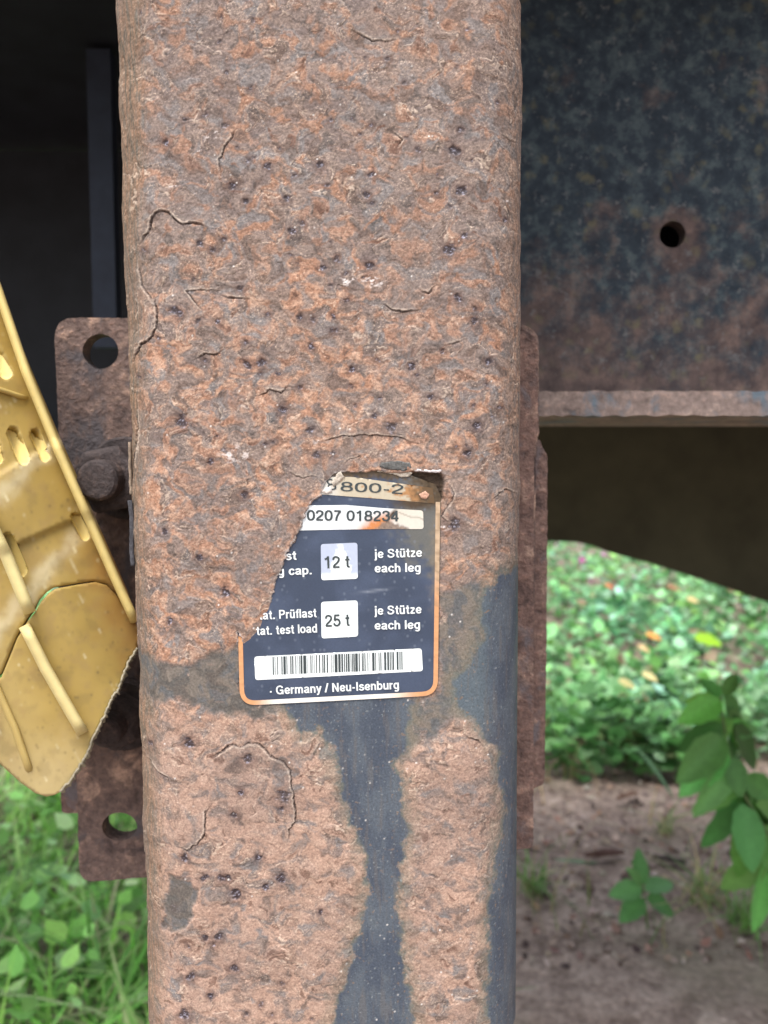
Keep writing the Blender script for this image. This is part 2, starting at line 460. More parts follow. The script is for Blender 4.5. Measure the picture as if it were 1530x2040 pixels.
# grey weathered paint, then sound blue paint, with an olive halo of bleeding rust between
gcol = mx(A(112, 106, 98), A(88, 92, 94), sm(-.3, .3, fbm(wU / 30, wV / 40, 4, 111)))
gcol = mx(gcol, A(86, 84, 80), sm(-.1, .3, slate) * np.ones_like(px) * greyL)
C = mx(C, gcol * (1 + fine * .22 + fine2 * .12)[..., None], np.clip(grey * .9 * sm(-.45, .05, n2 + grey - .6), 0, 1))
C = mx(C, A(116, 112, 98) * (1 + fine * .3)[..., None], halo * (1 - paint) * .42)
pc = mx(A(72, 80, 92), A(86, 94, 103), sm(-.4, .4, fbm(U / 50, V / 120, 4, 121)))
pc = pc * (1 + fine * .07 + fine2 * .06)[..., None]
pc = mx(pc, A(94, 106, 112), sm(990, 960, px + wx) * sm(840, 870, px) * .6)
pc = mx(pc, A(112, 112, 98), sm(10, 0, paint_sd) * .7)
pc = mx(pc, A(112, 102, 92), sm(.12, .5, fbm(U / 13, V / 130, 4, 128)) * .26)
pc = mx(pc, A(126, 108, 94), sm(.52, .62, fbm(U / 11, V / 11, 3, 129)) * sm(60, 5, paint_sd) * .8)
pc = mx(pc, A(98, 104, 108), sm(.35, .6, fbm(U / 26, V / 40, 5, 124)) * .35)
pc = mx(pc, A(132, 138, 140), sm(.62, .78, fbm(U / 7, V / 7, 2, 127)) * .7)
C = mx(C, pc, paint)
rough = np.full(px.shape, .86); rough = rough - .38 * paint - .15 * grey * (1 - paint)

rg = .35 + .9 * sm(-.25, .3, fbm(U / 210, V / 170, 3, 421))          # rougher and smoother stretches of scale
H = n_big * .8 + lay1 * .13 + (fib * .03 - hair * .05 + n1 * .09 + n2 * .05 + lip * .025 + fine2 * .028 + fine * .02) * rg
H = H * (rust * .9 + .1) + .25 * rust + .3 * sm(0, -70, paint_sd) * rust * low
H = H + cornL * (fbm(U / 18, V / 90, 4, 131) * .5)

def window(x0, x1, y0, y1):
    r = np.where((py[:, C_ // 2] > y0) & (py[:, C_ // 2] < y1))[0]
    cc = np.where((px[R_ // 2] > x0 - 14) & (px[R_ // 2] < x1 + 14))[0]
    if len(r) == 0 or len(cc) == 0: return None
    return slice(r[0], r[-1] + 1), slice(cc[0], cc[-1] + 1)
# pits with dark glassy scale
PITS = [(330, 285, 9), (465, 372, 9), (535, 330, 8), (638, 325, 9), (570, 400, 9), (490, 402, 8), (400, 490, 9), (425, 497, 7), (480, 572, 10), (437, 640, 8), (397, 640, 9),
        (350, 622, 15), (595, 630, 8), (663, 630, 8), (672, 658, 7), (618, 690, 8), (490, 725, 10), (520, 722, 10), (556, 745, 8), (562, 817, 11), (361, 840, 15), (620, 860, 10),
        (530, 885, 6), (545, 880, 6), (630, 905, 11), (665, 905, 8), (488, 987, 9), (420, 920, 8), (906, 1047, 15), (830, 298, 7), (905, 300, 12), (920, 380, 13), (895, 500, 14),
        (925, 470, 8), (910, 595, 10), (780, 850, 12), (740, 350, 8), (728, 388, 9), (580, 463, 8), (604, 448, 7), (672, 517, 7), (645, 533, 8), (735, 530, 11), (597, 770, 6),
        (950, 850, 10), (820, 730, 9), (700, 735, 8), (745, 830, 8), (700, 770, 6), (880, 700, 7), (945, 640, 9), (860, 790, 8), (480, 580, 6), (380, 1478, 12), (303, 1478, 7),
        (565, 1585, 15), (562, 1610, 8), (479, 1580, 8), (467, 1622, 9), (515, 1708, 9), (562, 1748, 13), (408, 1747, 9), (440, 1748, 10), (456, 1745, 9), (530, 1766, 9), (370, 1705, 9),
        (470, 1780, 12), (495, 1510, 12), (340, 1240, 8), (450, 1180, 10), (400, 1110, 8), (560, 1210, 8), (330, 1060, 9), (930, 905, 9), (975, 720, 8), (690, 600, 7)]
rp = random.Random(3)
for k in range(70):
    PITS.append((rp.uniform(270, 1020), rp.uniform(-30, 900), rp.uniform(3, 7)))
for k in range(20):
    PITS.append((rp.uniform(300, 700), rp.uniform(1790, 2080), rp.uniform(4, 11)))
for (cx, cy, r) in PITS:
    wdw = window(cx - r * 3, cx + r * 3, cy - r * 3, cy + r * 3)
    if wdw is None: continue
    a = wdw
    d = np.hypot((px[a] - cx) + wx[a] * .45, (py[a] - cy) * 1.05 + wy[a] * .45) / r + fine2[a] * .45
    k = sm(1.05, .45, d) * rust[a] * (1 - lab[a])
    H[a] -= k * .32 * min(r / 9, 1.3)
    ring = sm(2.3, 1.1, d) * rust[a] * .45
    C[a] = mx(C[a], A(92, 74, 70), ring)
    g = fine[a]
    pcol = mx(A(58, 50, 54), A(150, 148, 162), sm(.12, .5, g))  # pale flecks paint sparkle into the dark scale
    C[a] = mx(C[a], pcol, k * (.92 if r > 7 else .65))
    rough[a] -= k * .35
# cracks and lifted flake edges:  (points, lift in mm of the left-hand side, width)
CR = [([(472, 255), (462, 275), (446, 296), (438, 318), (440, 345)], -.35, 1.3),
      ([(283, 487), (292, 470), (303, 458), (307, 432), (318, 421), (338, 426), (352, 440), (363, 449), (385, 445), (412, 452)], .55, 1.7),
      ([(279, 520), (282, 545), (286, 570), (300, 590), (311, 612)], -.4, 1.0),
      ([(267, 720), (273, 702), (285, 685), (302, 676), (313, 655), (315, 625), (306, 585)], .5, 1.8),
      ([(385, 719), (402, 713), (412, 706), (432, 705), (447, 698)], .4, 1.7),
      ([(440, 588), (452, 592), (470, 594), (500, 597)], .4, 1.4),
      ([(510, 790), (524, 784), (536, 777), (562, 784), (570, 772), (582, 770)], .4, 1.5),
      ([(833, 575), (842, 583), (853, 585), (870, 568)], .4, 1.4),
      ([(757, 606), (770, 607), (782, 617), (800, 622), (832, 620)], .35, 1.4),
      ([(574, 940), (590, 948), (605, 952), (620, 948), (640, 952)], .3, 1.3),
      ([(885, 690), (902, 684), (925, 676)], .25, 1.1),
      ([(408, 620), (395, 612), (372, 580), (400, 578), (440, 580)], .2, .8),
      ([(420, 1512), (438, 1500), (450, 1490), (466, 1483), (480, 1486), (497, 1480), (520, 1482), (540, 1505), (566, 1516), (578, 1535), (584, 1570), (590, 1615), (588, 1635), (577, 1652), (574, 1675)], -.5, 1.4),
      ([(422, 1602), (412, 1615), (410, 1645), (404, 1668), (392, 1680), (374, 1690), (355, 1684)], -.4, 1.3),
      ([(294, 1508), (306, 1522), (318, 1535), (336, 1547), (340, 1560)], .3, 1.2),
      ([(924, 1462), (934, 1470), (950, 1474), (962, 1486)], .3, 1.8),
      ([(274, 800), (276, 850), (270, 900), (268, 940)], .3, 1.2),
      ([(980, 1000), (990, 985), (1010, 975), (1030, 985)], .3, 1.1),
      ([(890, 960), (905, 985), (890, 1010), (880, 1030), (900, 1045)], .3, 1.0),
      ([(640, 880), (660, 872), (700, 868), (740, 866), (790, 868), (820, 880)], .35, .9),
      ([(680, 925), (700, 915), (730, 905)], .2, .9),
      ([(780, 262), (800, 280), (790, 300)], .2, 1.0), ([(1000, 270), (1012, 280), (1030, 284)], .2, 1.0),
      ([(700, 60), (740, 82), (790, 80)], .3, .8)]
for pts, lift, cw in CR:
    q = np.array(pts)
    a = window(q[:, 0].min() - 60, q[:, 0].max() + 60, q[:, 1].min() - 60, q[:, 1].max() + 60)
    if a is None: continue
    d, s = line_d(px[a] + wx[a] * .22 + fine2[a] * 2.5, py[a] + wy[a] * .22 + fine2[a] * 2.5, pts)
    dend = np.minimum(np.hypot(px[a] - pts[0][0], py[a] - pts[0][1]), np.hypot(px[a] - pts[-1][0], py[a] - pts[-1][1]))
    f = sm(2, 26, dend) * .8 + .2
    lf = lift * f
    H[a] += np.where(s * np.sign(lift) < 0, np.abs(lf) * np.exp(-d / 22), 0)
    lside = (s * np.sign(lift) < 0)
    C[a] = mx(C[a], A(128, 118, 112), np.exp(-d / 16) * lside * f * .45)
    cwv = cw * np.clip(.75 + n2[a] * 1.6 + fine2[a] * .8, .25, 1.9)
    k = sm(cwv + .8, cwv * .4, d) * np.clip(f * (1 + fine[a] * .8), 0, 1)
    H[a] -= k * .45
    C[a] = mx(C[a], A(52, 42, 40), k * .9)
    r2 = np.exp(-((d - cw - 2.0) / 1.3) ** 2) * (s * np.sign(lift) < 0) * f
    C[a] = mx(C[a], A(214, 196, 178), np.clip(r2 * (.55 + fine[a] * .7), 0, 1) * .75)
# white mineral crumbs and little rings
CRUMB = [(470, 905, 22), (425, 270, 14), (395, 300, 8), (345, 370, 7), (640, 880, 10), (690, 560, 14), (1010, 400, 6), (880, 1050, 10), (745, 560, 16)]
for (cx, cy, r) in CRUMB:
    a = window(cx - 3 * r, cx + 3 * r, cy - 2 * r, cy + 2 * r)
    d = np.hypot((px[a] - cx) / 1.8, py[a] - cy) / r
    C[a] = mx(C[a], A(216, 208, 204), sm(1.2, .2, d) * sm(.12, .4, fine2[a] + fine[a] * .4) * .9)
for k in range(170):
    cx, cy = rp.uniform(280, 1022), rp.uniform(-30, 2080)
    a = window(cx - 5, cx + 5, cy - 5, cy + 5)
    if a is None: continue
    d = np.hypot(px[a] - cx, py[a] - cy)
    C[a] = mx(C[a], A(226, 222, 216), sm(2.6, .8, d) * rp.uniform(.3, .95) * (1 - lab[a]))
# cavity over the label, label bed, and the scale that ends in a torn lip along the label
bed = lab
H = H * (1 - bed) + bed * -.25
torn = sm(85, 34, -sd_lab) * (1 - bed)
tornside = sm(20, -10, px - (486 + (1283 - py) * .62)) * sm(1300, 1270, py)          # left of the label
tornup = sm(1010, 985, py) * sm(590, 620, px)
tw = np.clip(np.maximum(tornside, tornup), 0, 1)
H = H + torn * tw * np.maximum(0, .72 + .35 * H - H)
H = H * (1 - np.exp(-np.clip(-sd_lab, 0, 99) / 16) * (1 - bed) * (1 - tw))
edge = np.exp(-((sd_lab + 1.6) / 1.1) ** 2) * tw
C = mx(C, A(205, 200, 196), np.clip(edge * (.75 + fine * .6), 0, 1) * .8)
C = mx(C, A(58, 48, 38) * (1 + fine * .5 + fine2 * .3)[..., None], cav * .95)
H = H * (1 - cav) + cav * (-1.0 + fine2 * .35)
C = np.clip(C, .008, .9)
# side walls and the back take no relief
wgt = prof[None, :, 4] * np.ones((R_, 1))
H = H * MM * wgt
X = X + prof[None, :, 2] * H; Y = Y + prof[None, :, 3] * H
idx = np.arange(R_ * C_, dtype=np.int32).reshape(R_, C_)
nx_ = np.roll(idx, -1, 1)
F = np.stack([idx[:-1], nx_[:-1], nx_[1:], idx[1:]], -1).reshape(-1, 4)
CC = np.concatenate([C, rough[..., None].clip(.25, 1)], -1).reshape(-1, 4)
me = npmesh('tube', np.stack([X, Y, Z], -1).reshape(-1, 3), F, CC)
tube = link('tube', me, M_CRUST, leg, True)
# remaining length of the leg, out of the picture
bm = bmesh.new()
box(bm, xl_b + .004, xr_b - .004, YF + .004, YF + DEPTH - .004, .30, z_lo - .0002)
lt = bmobj('tube', bm, M_PLATE, leg); bevel(lt, .012, 4)
bm = bmesh.new(); box(bm, xl_t + .004, xr_t - .004, YF + .004, YF + DEPTH - .004, z_hi + .0002, DECK_Z)
ut = bmobj('tube', bm, M_PLATE, leg); bevel(ut, .012, 4)
bm = bmesh.new(); box(bm, xl_b + .016, xr_b - .016, YF + .016, YF + DEPTH - .016, .012, .30)
bmobj('inner_tube', bm, M_PLATE, leg)
bm = bmesh.new(); box(bm, xl_b - .05, xr_b + .05, YF - .05, YF + DEPTH + .05, .002, .014)
bevel(bmobj('foot_plate', bm, M_PLATE, leg), .003)

# ------------------------------------------------------------------ load label with its print
def lift(mm): return lambda a, b: np.full(np.shape(a), YF - mm * MM)
def wave(a, b): return YF - (.22 + .10 * fbm(a / 60, b / 60, 2, 151)) * MM
def labcol(a, b):
    B = lambda *c: s2l(*c)[None, :]
    c = B(60, 71, 90) + np.zeros((len(a), 3))
    c = c + (B(74, 86, 108) - c) * sm(-.2, .5, fbm(a / 70, b / 90, 3, 141))[:, None] * .6
    st = sm(.1, .75, sm(745, 860, a + fbm(a / 20, b / 20, 3, 142) * 30) * sm(1180, 1060, b + fbm(a / 22, b / 22, 3, 143) * 40) * (1 + .5 * fbm(a / 14, b / 14, 3, 144)))
    c = c + (B(104, 104, 98) - c) * st[:, None] * .85
    s2 = sm(850, 876, a + fbm(a / 14, b / 14, 3, 145) * 12) * sm(1010, 1060, b) * sm(1260, 1150, b)
    c = c + (B(128, 116, 98) - c) * (s2 * .7)[:, None]
    s3 = np.exp(-((a - 830) / 40) ** 2 - ((b - 1000) / 14) ** 2)
    c = c + (B(70, 56, 42) - c) * np.clip(s3 * 1.3 + .6 * sm(.1, .4, fbm(a / 12, b / 8, 3, 149)) * s3, 0, 1)[:, None]
    rot = np.maximum(sm(958, 948, b + fbm(a / 9, b / 7, 3, 147) * 9), sm(800, 842, a + fbm(a / 12, b / 9, 3, 148) * 26) * sm(1012, 1000, b))
    c = c + (B(78, 64, 46) * (1 + .7 * fbm(a / 7, b / 6, 3, 150))[:, None] - c) * np.clip(rot, 0, 1)[:, None]
    sc = sm(.62, .80, fbm(a / 5, b / 5, 2, 146))
    c = c + (B(120, 130, 144) - c) * (sc * .55)[:, None]
    s4 = np.exp(-((a - 745) / 26) ** 2 - ((b - 1177 + (a - 745) * .12) / 2.2) ** 2)
    return c + (B(140, 148, 160) - c) * (s4 * .7)[:, None]
OUT = rrect([(474, 1240), (478, 1407), (872, 1386), (878, 990)], [0, 36, 34, 0], 8)
label_out = OUT + [(868, 965), (800, 940), (690, 935), (630, 960), (590, 1020), (560, 1090), (530, 1140), (512, 1200), (498, 1250)]
label = sheet('rating_label', densify(label_out, 5), 4.0, wave, labcol, M_LABEL, leg)
lm = lambda a, b: YF - .36 * MM + 0 * a
# copper coloured border line
def strip_band(name, inner, outer, off, colf, mat, parent):
    n = len(inner)
    V2 = np.array(list(inner) + list(outer)); W = P(V2[:, 0], V2[:, 1], YF - off * MM)
    F = np.array([(i, i + 1, n + i + 1, n + i) for i in range(n - 1)])
    return link(name, npmesh(name, W, F, colf(V2[:, 0], V2[:, 1])), mat, parent)
path_o = densify(rrect([(474.5, 1268), (478, 1406), (872, 1385.5), (877, 1000)], [0, 34, 32, 0], 10), 4, closed=False)
path_i = []
def offset_path(p, d):
    out = []
    for i in range(len(p)):
        a = Vector(p[max(i - 1, 0)]); b = Vector(p[min(i + 1, len(p) - 1)]); t = (b - a).normalized()
        out.append((p[i][0] + t.y * d, p[i][1] - t.x * d))
    return out
path_i = offset_path(path_o, 9.0)
def bordcol(a, b):
    B = lambda *c: s2l(*c)[None, :]
    c = B(206, 152, 108) + np.zeros((len(a), 3))
    c = c * (1 + .22 * fbm(a / 9, b / 9, 3, 161))[:, None]
    w = sm(500, 560, a) * sm(840, 760, a) * sm(1340, 1372, b)
    c = c + (B(236, 232, 222) - c) * w[:, None]
    w = sm(855, 865, a) * sm(1210, 1120, b)
    c = c + (B(190, 172, 146) - c) * (w * .8)[:, None]
    c = c + (B(150, 126, 100) - c) * (sm(-.1, .35, fbm(a / 16, b / 16, 3, 163)) * sm(860, 866, a) * sm(1240, 1180, b))[:, None] * .8
    return c
strip_band('border_line', path_o, path_i, .42, bordcol, M_FIELD, label)
# white print fields
def fcol(stain):
    def f(a, b):
        B = lambda *c: s2l(*c)[None, :]
        c = B(232, 240, 240) + np.zeros((len(a), 3))
        if stain == 1:      # serial number row: rust bleeding through on the right
            c = B(222, 228, 230) + np.zeros((len(a), 3))
            r = np.exp(-((a - 752 + (b - 1042) * 1.1) / 26) ** 2) * sm(1012, 1040, b + (a - 760) * .1)
            c = c + (B(196, 128, 78) - c) * np.clip(r * 1.1 + .3 * fbm(a / 8, b / 8, 3, 171) * r, 0, 1)[:, None]
            g = sm(-6, 4, (b - (1028 + (a - 760) * .42)) + fbm(a / 10, b / 10, 3, 172) * 8) * sm(752, 775, a)
            g = g * sm(28, 18, b - (1028 + (a - 760) * .30)) * sm(806, 790, a)
            g = sm(-2, 4, poly_sd(a + fbm(a / 8, b / 8, 3, 172) * 6, b + fbm(a / 8, b / 8, 3, 174) * 4, [(738, 1060), (756, 1047), (768, 1034), (782, 1040), (800, 1044), (818, 1053), (836, 1062)]))
            c = c + (B(128, 110, 96) * (1 + .5 * fbm(a / 6, b / 5, 3, 176))[:, None] - c) * np.clip(g, 0, 1)[:, None] * .95
            y = sm(765, 800, a) * (1 - g)
            c = c + (B(206, 198, 180) - c) * (y * .8)[:, None]
            dk = np.exp(-((a - 783 + (b - 1022) * .7) / 4.5) ** 2 - ((b - 1024) / 10) ** 2)
            c = c + (B(66, 52, 40) - c) * np.clip(dk * 1.2, 0, 1)[:, None]
            ln, _ = line_d(a, b, [(795, 1021), (818, 1030), (832, 1030), (846, 1036)])
            c = c + (B(150, 140, 126) - c) * (sm(2, .6, ln) * .7)[:, None]
        if stain == 2:      # type row: yellowed foil
            c = B(188, 178, 156) + np.zeros((len(a), 3))
            c = c + (B(206, 204, 196) - c) * sm(690, 650, a)[:, None]
            r = sm(.0, .5, fbm(a / 22, b / 12, 4, 175) + sm(740, 830, a) * .7 - .25)
            c = c + (B(172, 118, 62) - c) * (r * .85)[:, None]
            r = sm(800, 850, a + fbm(a / 8, b / 8, 3, 177) * 22)
            c = c + (B(82, 66, 46) - c) * (r * .9)[:, None]
        if stain == 3:      # faded field with a blurred paler patch
            d = np.abs(a - 679 + fbm(a / 6, b / 6, 3, 181) * 7) - (b - 1080) * .42 * (1 - .35 * sm(1125, 1140, b)) 
            c = c + (B(172, 182, 204) - c) * (sm(-3, 4, d) * sm(1150, 1138, b))[:, None] * .9
        return c * (1 + .03 * fbm(a / 9, b / 9, 3, 183))[:, None]
    return f
def field(outline, stain, off=.36): return sheet('white_field', densify(outline, 4), 2.5, lift(off), fcol(stain), M_FIELD, label, smooth=False)
f1 = field(rrect([(630, 984), (640, 950), (700, 950), (862, 972), (866, 1003), (760, 994)], 1), 2)
f2 = field(rrect([(585, 1057), (598, 1007), (690, 1006), (760, 1012), (843, 1017), (844, 1054), (760, 1054), (680, 1055)], [0, 0, 0, 0, 6, 6, 0, 0]), 1)
f3 = field(rrect([(639, 1084), (712, 1081), (713, 1153), (640, 1156)], 6), 3)
f4 = field(rrect([(639.5, 1199), (712.5, 1196), (713.5, 1268), (640.5, 1272)], 6), 0)
f5 = field(rrect([(506.5, 1308), (840, 1291.5), (842.5, 1337), (508.5, 1355)], 6), 0)

GL = {
 '0': (.62, [('O', .31, .5, .225, .425)]),
 '1': (.62, [('L', (.36, 0), (.36, 1)), ('L', (.10, .76), (.28, .82), (.36, .97))]),
 '2': (.62, [('S', (.09, .68), (.14, .86), (.31, .925), (.49, .82), (.50, .62), (.36, .42), (.17, .24), (.10, .075)), ('L', (.06, .075), (.55, .075))]),
 '3': (.62, [('S', (.09, .72), (.15, .88), (.31, .925), (.48, .83), (.47, .62), (.28, .535)), ('S', (.28, .535), (.48, .47), (.52, .28), (.42, .11), (.28, .075), (.14, .13), (.07, .30))]),
 '4': (.62, [('L', (.42, 0), (.42, 1)), ('L', (.42, .93), (.06, .30)), ('L', (.02, .27), (.58, .27))]),
 '5': (.62, [('L', (.53, .925), (.18, .925), (.12, .50)), ('S', (.12, .48), (.28, .60), (.46, .53), (.53, .33), (.44, .13), (.28, .075), (.14, .13), (.07, .28))]),
 '7': (.62, [('L', (.06, .925), (.55, .925)), ('S', (.53, .90), (.36, .62), (.25, .30), (.22, 0))]),
 '8': (.62, [('O', .31, .725, .19, .20), ('O', .31, .29, .225, .215)]),
 'S': (.68, [('S', (.56, .70), (.50, .87), (.33, .925), (.16, .86), (.13, .70), (.24, .57), (.42, .49), (.56, .38), (.56, .20), (.42, .09), (.27, .075), (.12, .15), (.075, .32))]),
 't': (.37, [('L', (.19, .95), (.19, .18)), ('S', (.19, .2), (.21, .1), (.28, .065), (.35, .07)), ('L', (.02, .66), (.34, .66))]),
 'u': (.55, [('L', (.10, .73), (.10, .3)), ('S', (.10, .32), (.13, .12), (.25, .07), (.38, .14), (.44, .30)), ('L', (.44, .73), (.44, 0))]),
 'z': (.49, [('L', (.05, .66), (.43, .66)), ('L', (.40, .62), (.08, .11)), ('L', (.04, .07), (.45, .07))]),
 'e': (.55, [('L', (.10, .36), (.46, .36)), ('S', (.47, .36), (.45, .54), (.35, .645), (.27, .66), (.16, .60), (.095, .45), (.095, .28), (.16, .13), (.28, .07), (.40, .11), (.46, .22))]),
 'j': (.25, [('L', (.13, .73), (.13, -.08)), ('S', (.13, -.06), (.11, -.18), (.0, -.2)), ('D', .13, .92)]),
 'a': (.56, [('S', (.09, .52), (.14, .62), (.27, .66), (.40, .61), (.435, .48)), ('L', (.435, .50), (.435, .12)), ('S', (.435, .14), (.45, .07), (.53, .06)), ('S', (.435, .41), (.25, .36), (.11, .29), (.09, .17), (.20, .07), (.34, .11), (.435, .24))]),
 'c': (.52, [('S', (.45, .50), (.38, .62), (.27, .66), (.15, .59), (.09, .42), (.10, .25), (.17, .12), (.28, .07), (.39, .12), (.46, .25))]),
 'h': (.55, [('L', (.10, 0), (.10, 1)), ('S', (.10, .45), (.16, .60), (.28, .655), (.40, .60), (.44, .44)), ('L', (.44, .46), (.44, 0))]),
 'n': (.55, [('L', (.10, 0), (.10, .73)), ('S', (.10, .45), (.16, .60), (.28, .655), (.40, .60), (.44, .44)), ('L', (.44, .46), (.44, 0))]),
 'm': (.84, [('L', (.10, 0), (.10, .73)), ('S', (.10, .45), (.15, .60), (.26, .655), (.37, .60), (.41, .44)), ('L', (.41, .46), (.41, 0)), ('S', (.41, .45), (.46, .60), (.57, .655), (.68, .60), (.72, .44)), ('L', (.72, .46), (.72, 0))]),
 'l': (.22, [('L', (.11, 0), (.11, 1))]), 'i': (.22, [('L', (.11, 0), (.11, .73)), ('D', .11, .92)]),
 'g': (.57, [('O', .27, .365, .18, .29), ('L', (.45, .73), (.45, -.05)), ('S', (.45, -.03), (.40, -.18), (.27, -.215), (.12, -.16))]),
 'p': (.57, [('L', (.10, .73), (.10, -.27)), ('O', .28, .365, .19, .29)]), 'd': (.57, [('L', (.46, 1), (.46, 0)), ('O', .275, .365, .185, .29)]),
 'b': (.57, [('L', (.10, 0), (.10, 1)), ('O', .285, .365, .185, .29)]), 'o': (.57, [('O', .28, .365, .2, .29)]),
 's': (.5, [('S', (.42, .53), (.36, .63), (.25, .66), (.13, .60), (.13, .46), (.25, .39), (.38, .33), (.43, .21), (.35, .09), (.24, .07), (.12, .11), (.07, .23))]),
 'f': (.33, [('S', (.34, .95), (.23, .93), (.18, .80)), ('L', (.18, .82), (.18, 0)), ('L', (.02, .66), (.32, .66))]),
 'r': (.36, [('L', (.10, .73), (.10, 0)), ('S', (.10, .45), (.17, .6), (.34, .65))]),
 'y': (.5, [('L', (.06, .73), (.26, .08)), ('L', (.45, .73), (.24, .0)), ('S', (.25, .03), (.18, -.17), (.05, -.2))]),
 'P': (.66, [('L', (.11, 0), (.11, 1)), ('L', (.11, .925), (.36, .925)), ('S', (.36, .925), (.52, .86), (.55, .70), (.50, .54), (.36, .47)), ('L', (.36, .47), (.11, .47))]),
 'G': (.77, [('S', (.62, .70), (.55, .86), (.38, .925), (.18, .83), (.09, .60), (.10, .35), (.20, .14), (.38, .075), (.54, .13), (.62, .30)), ('L', (.66, .45), (.38, .45)), ('L', (.64, .0), (.64, .5))]),
 'N': (.70, [('L', (.11, 0), (.11, 1)), ('L', (.13, .95), (.55, .05)), ('L', (.57, 0), (.57, 1))]), 'I': (.26, [('L', (.13, 0), (.13, 1))]),
 'T': (.62, [('L', (.31, 0), (.31, 1)), ('L', (.02, .925), (.60, .925))]), '/': (.3, [('L', (.02, -.02), (.27, 1.02))]), '-': (.34, [('L', (.05, .36), (.29, .36))]),
 '.': (.26, [('D', .12, .075)]), '\u00b7': (.24, [('D', .1, .33)]), ' ': (.28, [])}
GL['\u00fc'] = (.55, GL['u'][1] + [('D', .17, .90), ('D', .38, .90)])
def catmull(p, k=5):
    p = [2 * Vector(p[0]) - Vector(p[1])] + [Vector(q) for q in p] + [2 * Vector(p[-1]) - Vector(p[-2])]
    out = []
    for i in range(1, len(p) - 2):
        for j in range(k):
            t = j / k; a, b, c, d = p[i - 1:i + 3]
            out.append(.5 * (2 * b + (c - a) * t + (2 * a - 5 * b + 4 * c - d) * t * t + (3 * b - 3 * c + d - a) * t ** 3))
    return out + [p[-2]]
def glyph_text(body, th):
    """flat stroke lettering: vertices (x, y, layer) and faces in units of the capital height"""
    V, F = [], []; x = 0; lay = 0
    for ch in body:
        adv, st = GL[ch]
        for q in st:
            lay += 1; closed = False
            if q[0] == 'D':
                h = th * .56; pts = [Vector((q[1] - h, q[2])), Vector((q[1] + h, q[2]))]; tt = th * 1.12
            else:
                tt = th
                if q[0] == 'O':
                    cx, cy, rx, ry = q[1:]; closed = True; pts = []
                    for k in range(28):
                        a = 2 * math.pi * k / 28; c, d = math.cos(a), math.sin(a)
                        pts.append(Vector((cx + rx * math.copysign(abs(c) ** .86, c), cy + ry * math.copysign(abs(d) ** .86, d))))
                elif q[0] == 'S': pts = catmull(q[1:])
                else: pts = [Vector(p) for p in q[1:]]
            n = len(pts); b0 = len(V)
            for i in range(n):
                a_ = pts[i - 1] if (i or closed) else pts[0]; b_ = pts[(i + 1) % n] if (i < n - 1 or closed) else pts[-1]
                t1 = (pts[i] - a_); t2 = (b_ - pts[i])
                t = ((t1.normalized() if t1.length > 1e-6 else t2.normalized()) + (t2.normalized() if t2.length > 1e-6 else t1.normalized())).normalized()
                mit = 1 / max(.6, abs(t.dot((t2 if t2.length > 1e-6 else t1).normalized())))
                for sg in (1, -1): V.append((x + pts[i].x - t.y * tt / 2 * sg * mit, pts[i].y + t.x * tt / 2 * sg * mit, lay % 6))
            for i in range(n if closed else n - 1):
                j = (i + 1) % n; F.append((b0 + 2 * i, b0 + 2 * i + 1, b0 + 2 * j + 1, b0 + 2 * j))
        x += adv + .035
    return np.array(V), np.array(F)
def lettering(body, x0, y0, x1, y1, cap, mat=None, th=.155, off=.46, slant=0, name='lettering'):
    """body set between baseline ends (x0,y0)-(x1,y1) on the label, capitals cap pixels high"""
    co, faces = glyph_text(body, th)
    a, b = co[:, 0].min(), co[:, 0].max()
    t = (co[:, 0] - a) / (b - a); h = co[:, 1] * cap
    ang = math.atan2(y1 - y0, x1 - x0)
    qx = x0 + (x1 - x0) * t + h * math.sin(ang) + slant * h
    qy = y0 + (y1 - y0) * t - h * math.cos(ang)
    W = P(qx, qy, YF - off * MM - co[:, 2] * .00001)
    return link(name, npmesh(name, W, faces), mat or M_WHITE, label)
lettering('je Stütze', 746, 1112, 841, 1109, 17.5)
lettering('each leg', 746.5, 1140.5, 838, 1139, 17.5)
lettering('je Stütze', 746, 1225, 840, 1222, 17.5)
lettering('each leg', 746.5, 1254.5, 837, 1252.5, 17.5)
lettering('st', 569, 1116, 591, 1115, 17.5)
lettering('g cap.', 554, 1146.5, 621, 1144, 17.5)
lettering('tat. Prüflast', 516, 1234.5, 631, 1229.5, 17.5)
lettering('tat. test load', 511, 1265.5, 632, 1260, 17.5)
lettering('· Germany / Neu-Isenburg', 538, 1384, 795, 1372.5, 17.5)
lettering('12 t', 647, 1132.5, 697, 1130.5, 24, M_INK, .15)
lettering('25 t', 648, 1249, 697, 1247, 24, M_INK, .15)
lettering('0207 018234', 611, 1037, 794, 1038.5, 21, M_INK, .16)
lettering('8', 655, 977, 672, 976, 23, M_INK, .11, slant=-.25)
lettering('800-2', 678, 978.5, 803, 984.5, 19.5, M_INK, .125)
BARS = [(272, 9), (288, 5), (306, 7), (337, 9), (352, 18), (375, 7), (403, 9), (417, 10), (441, 7), (458, 4), (470, 6), (480, 14), (500, 22), (527, 4), (553, 8), (568, 5),
        (580, 4), (595, 8), (617, 9), (641, 8), (653, 10), (674, 10), (705, 3), (712, 3), (722, 4), (733, 22), (760, 18), (783, 13), (803, 8), (817, 10), (831, 14), (852, 5),
        (862, 8), (873, 10), (886, 20), (912, 9), (935, 7), (944, 6), (955, 8), (977, 6), (993, 3), (1012, 18), (1035, 7), (1060, 7), (1073, 8), (1101, 16), (1124, 14),
        (1143, 8), (1156, 6), (1165, 10), (1194, 14), (1214, 5), (1222, 4), (1230, 8)]
V2 = []; F2 = []
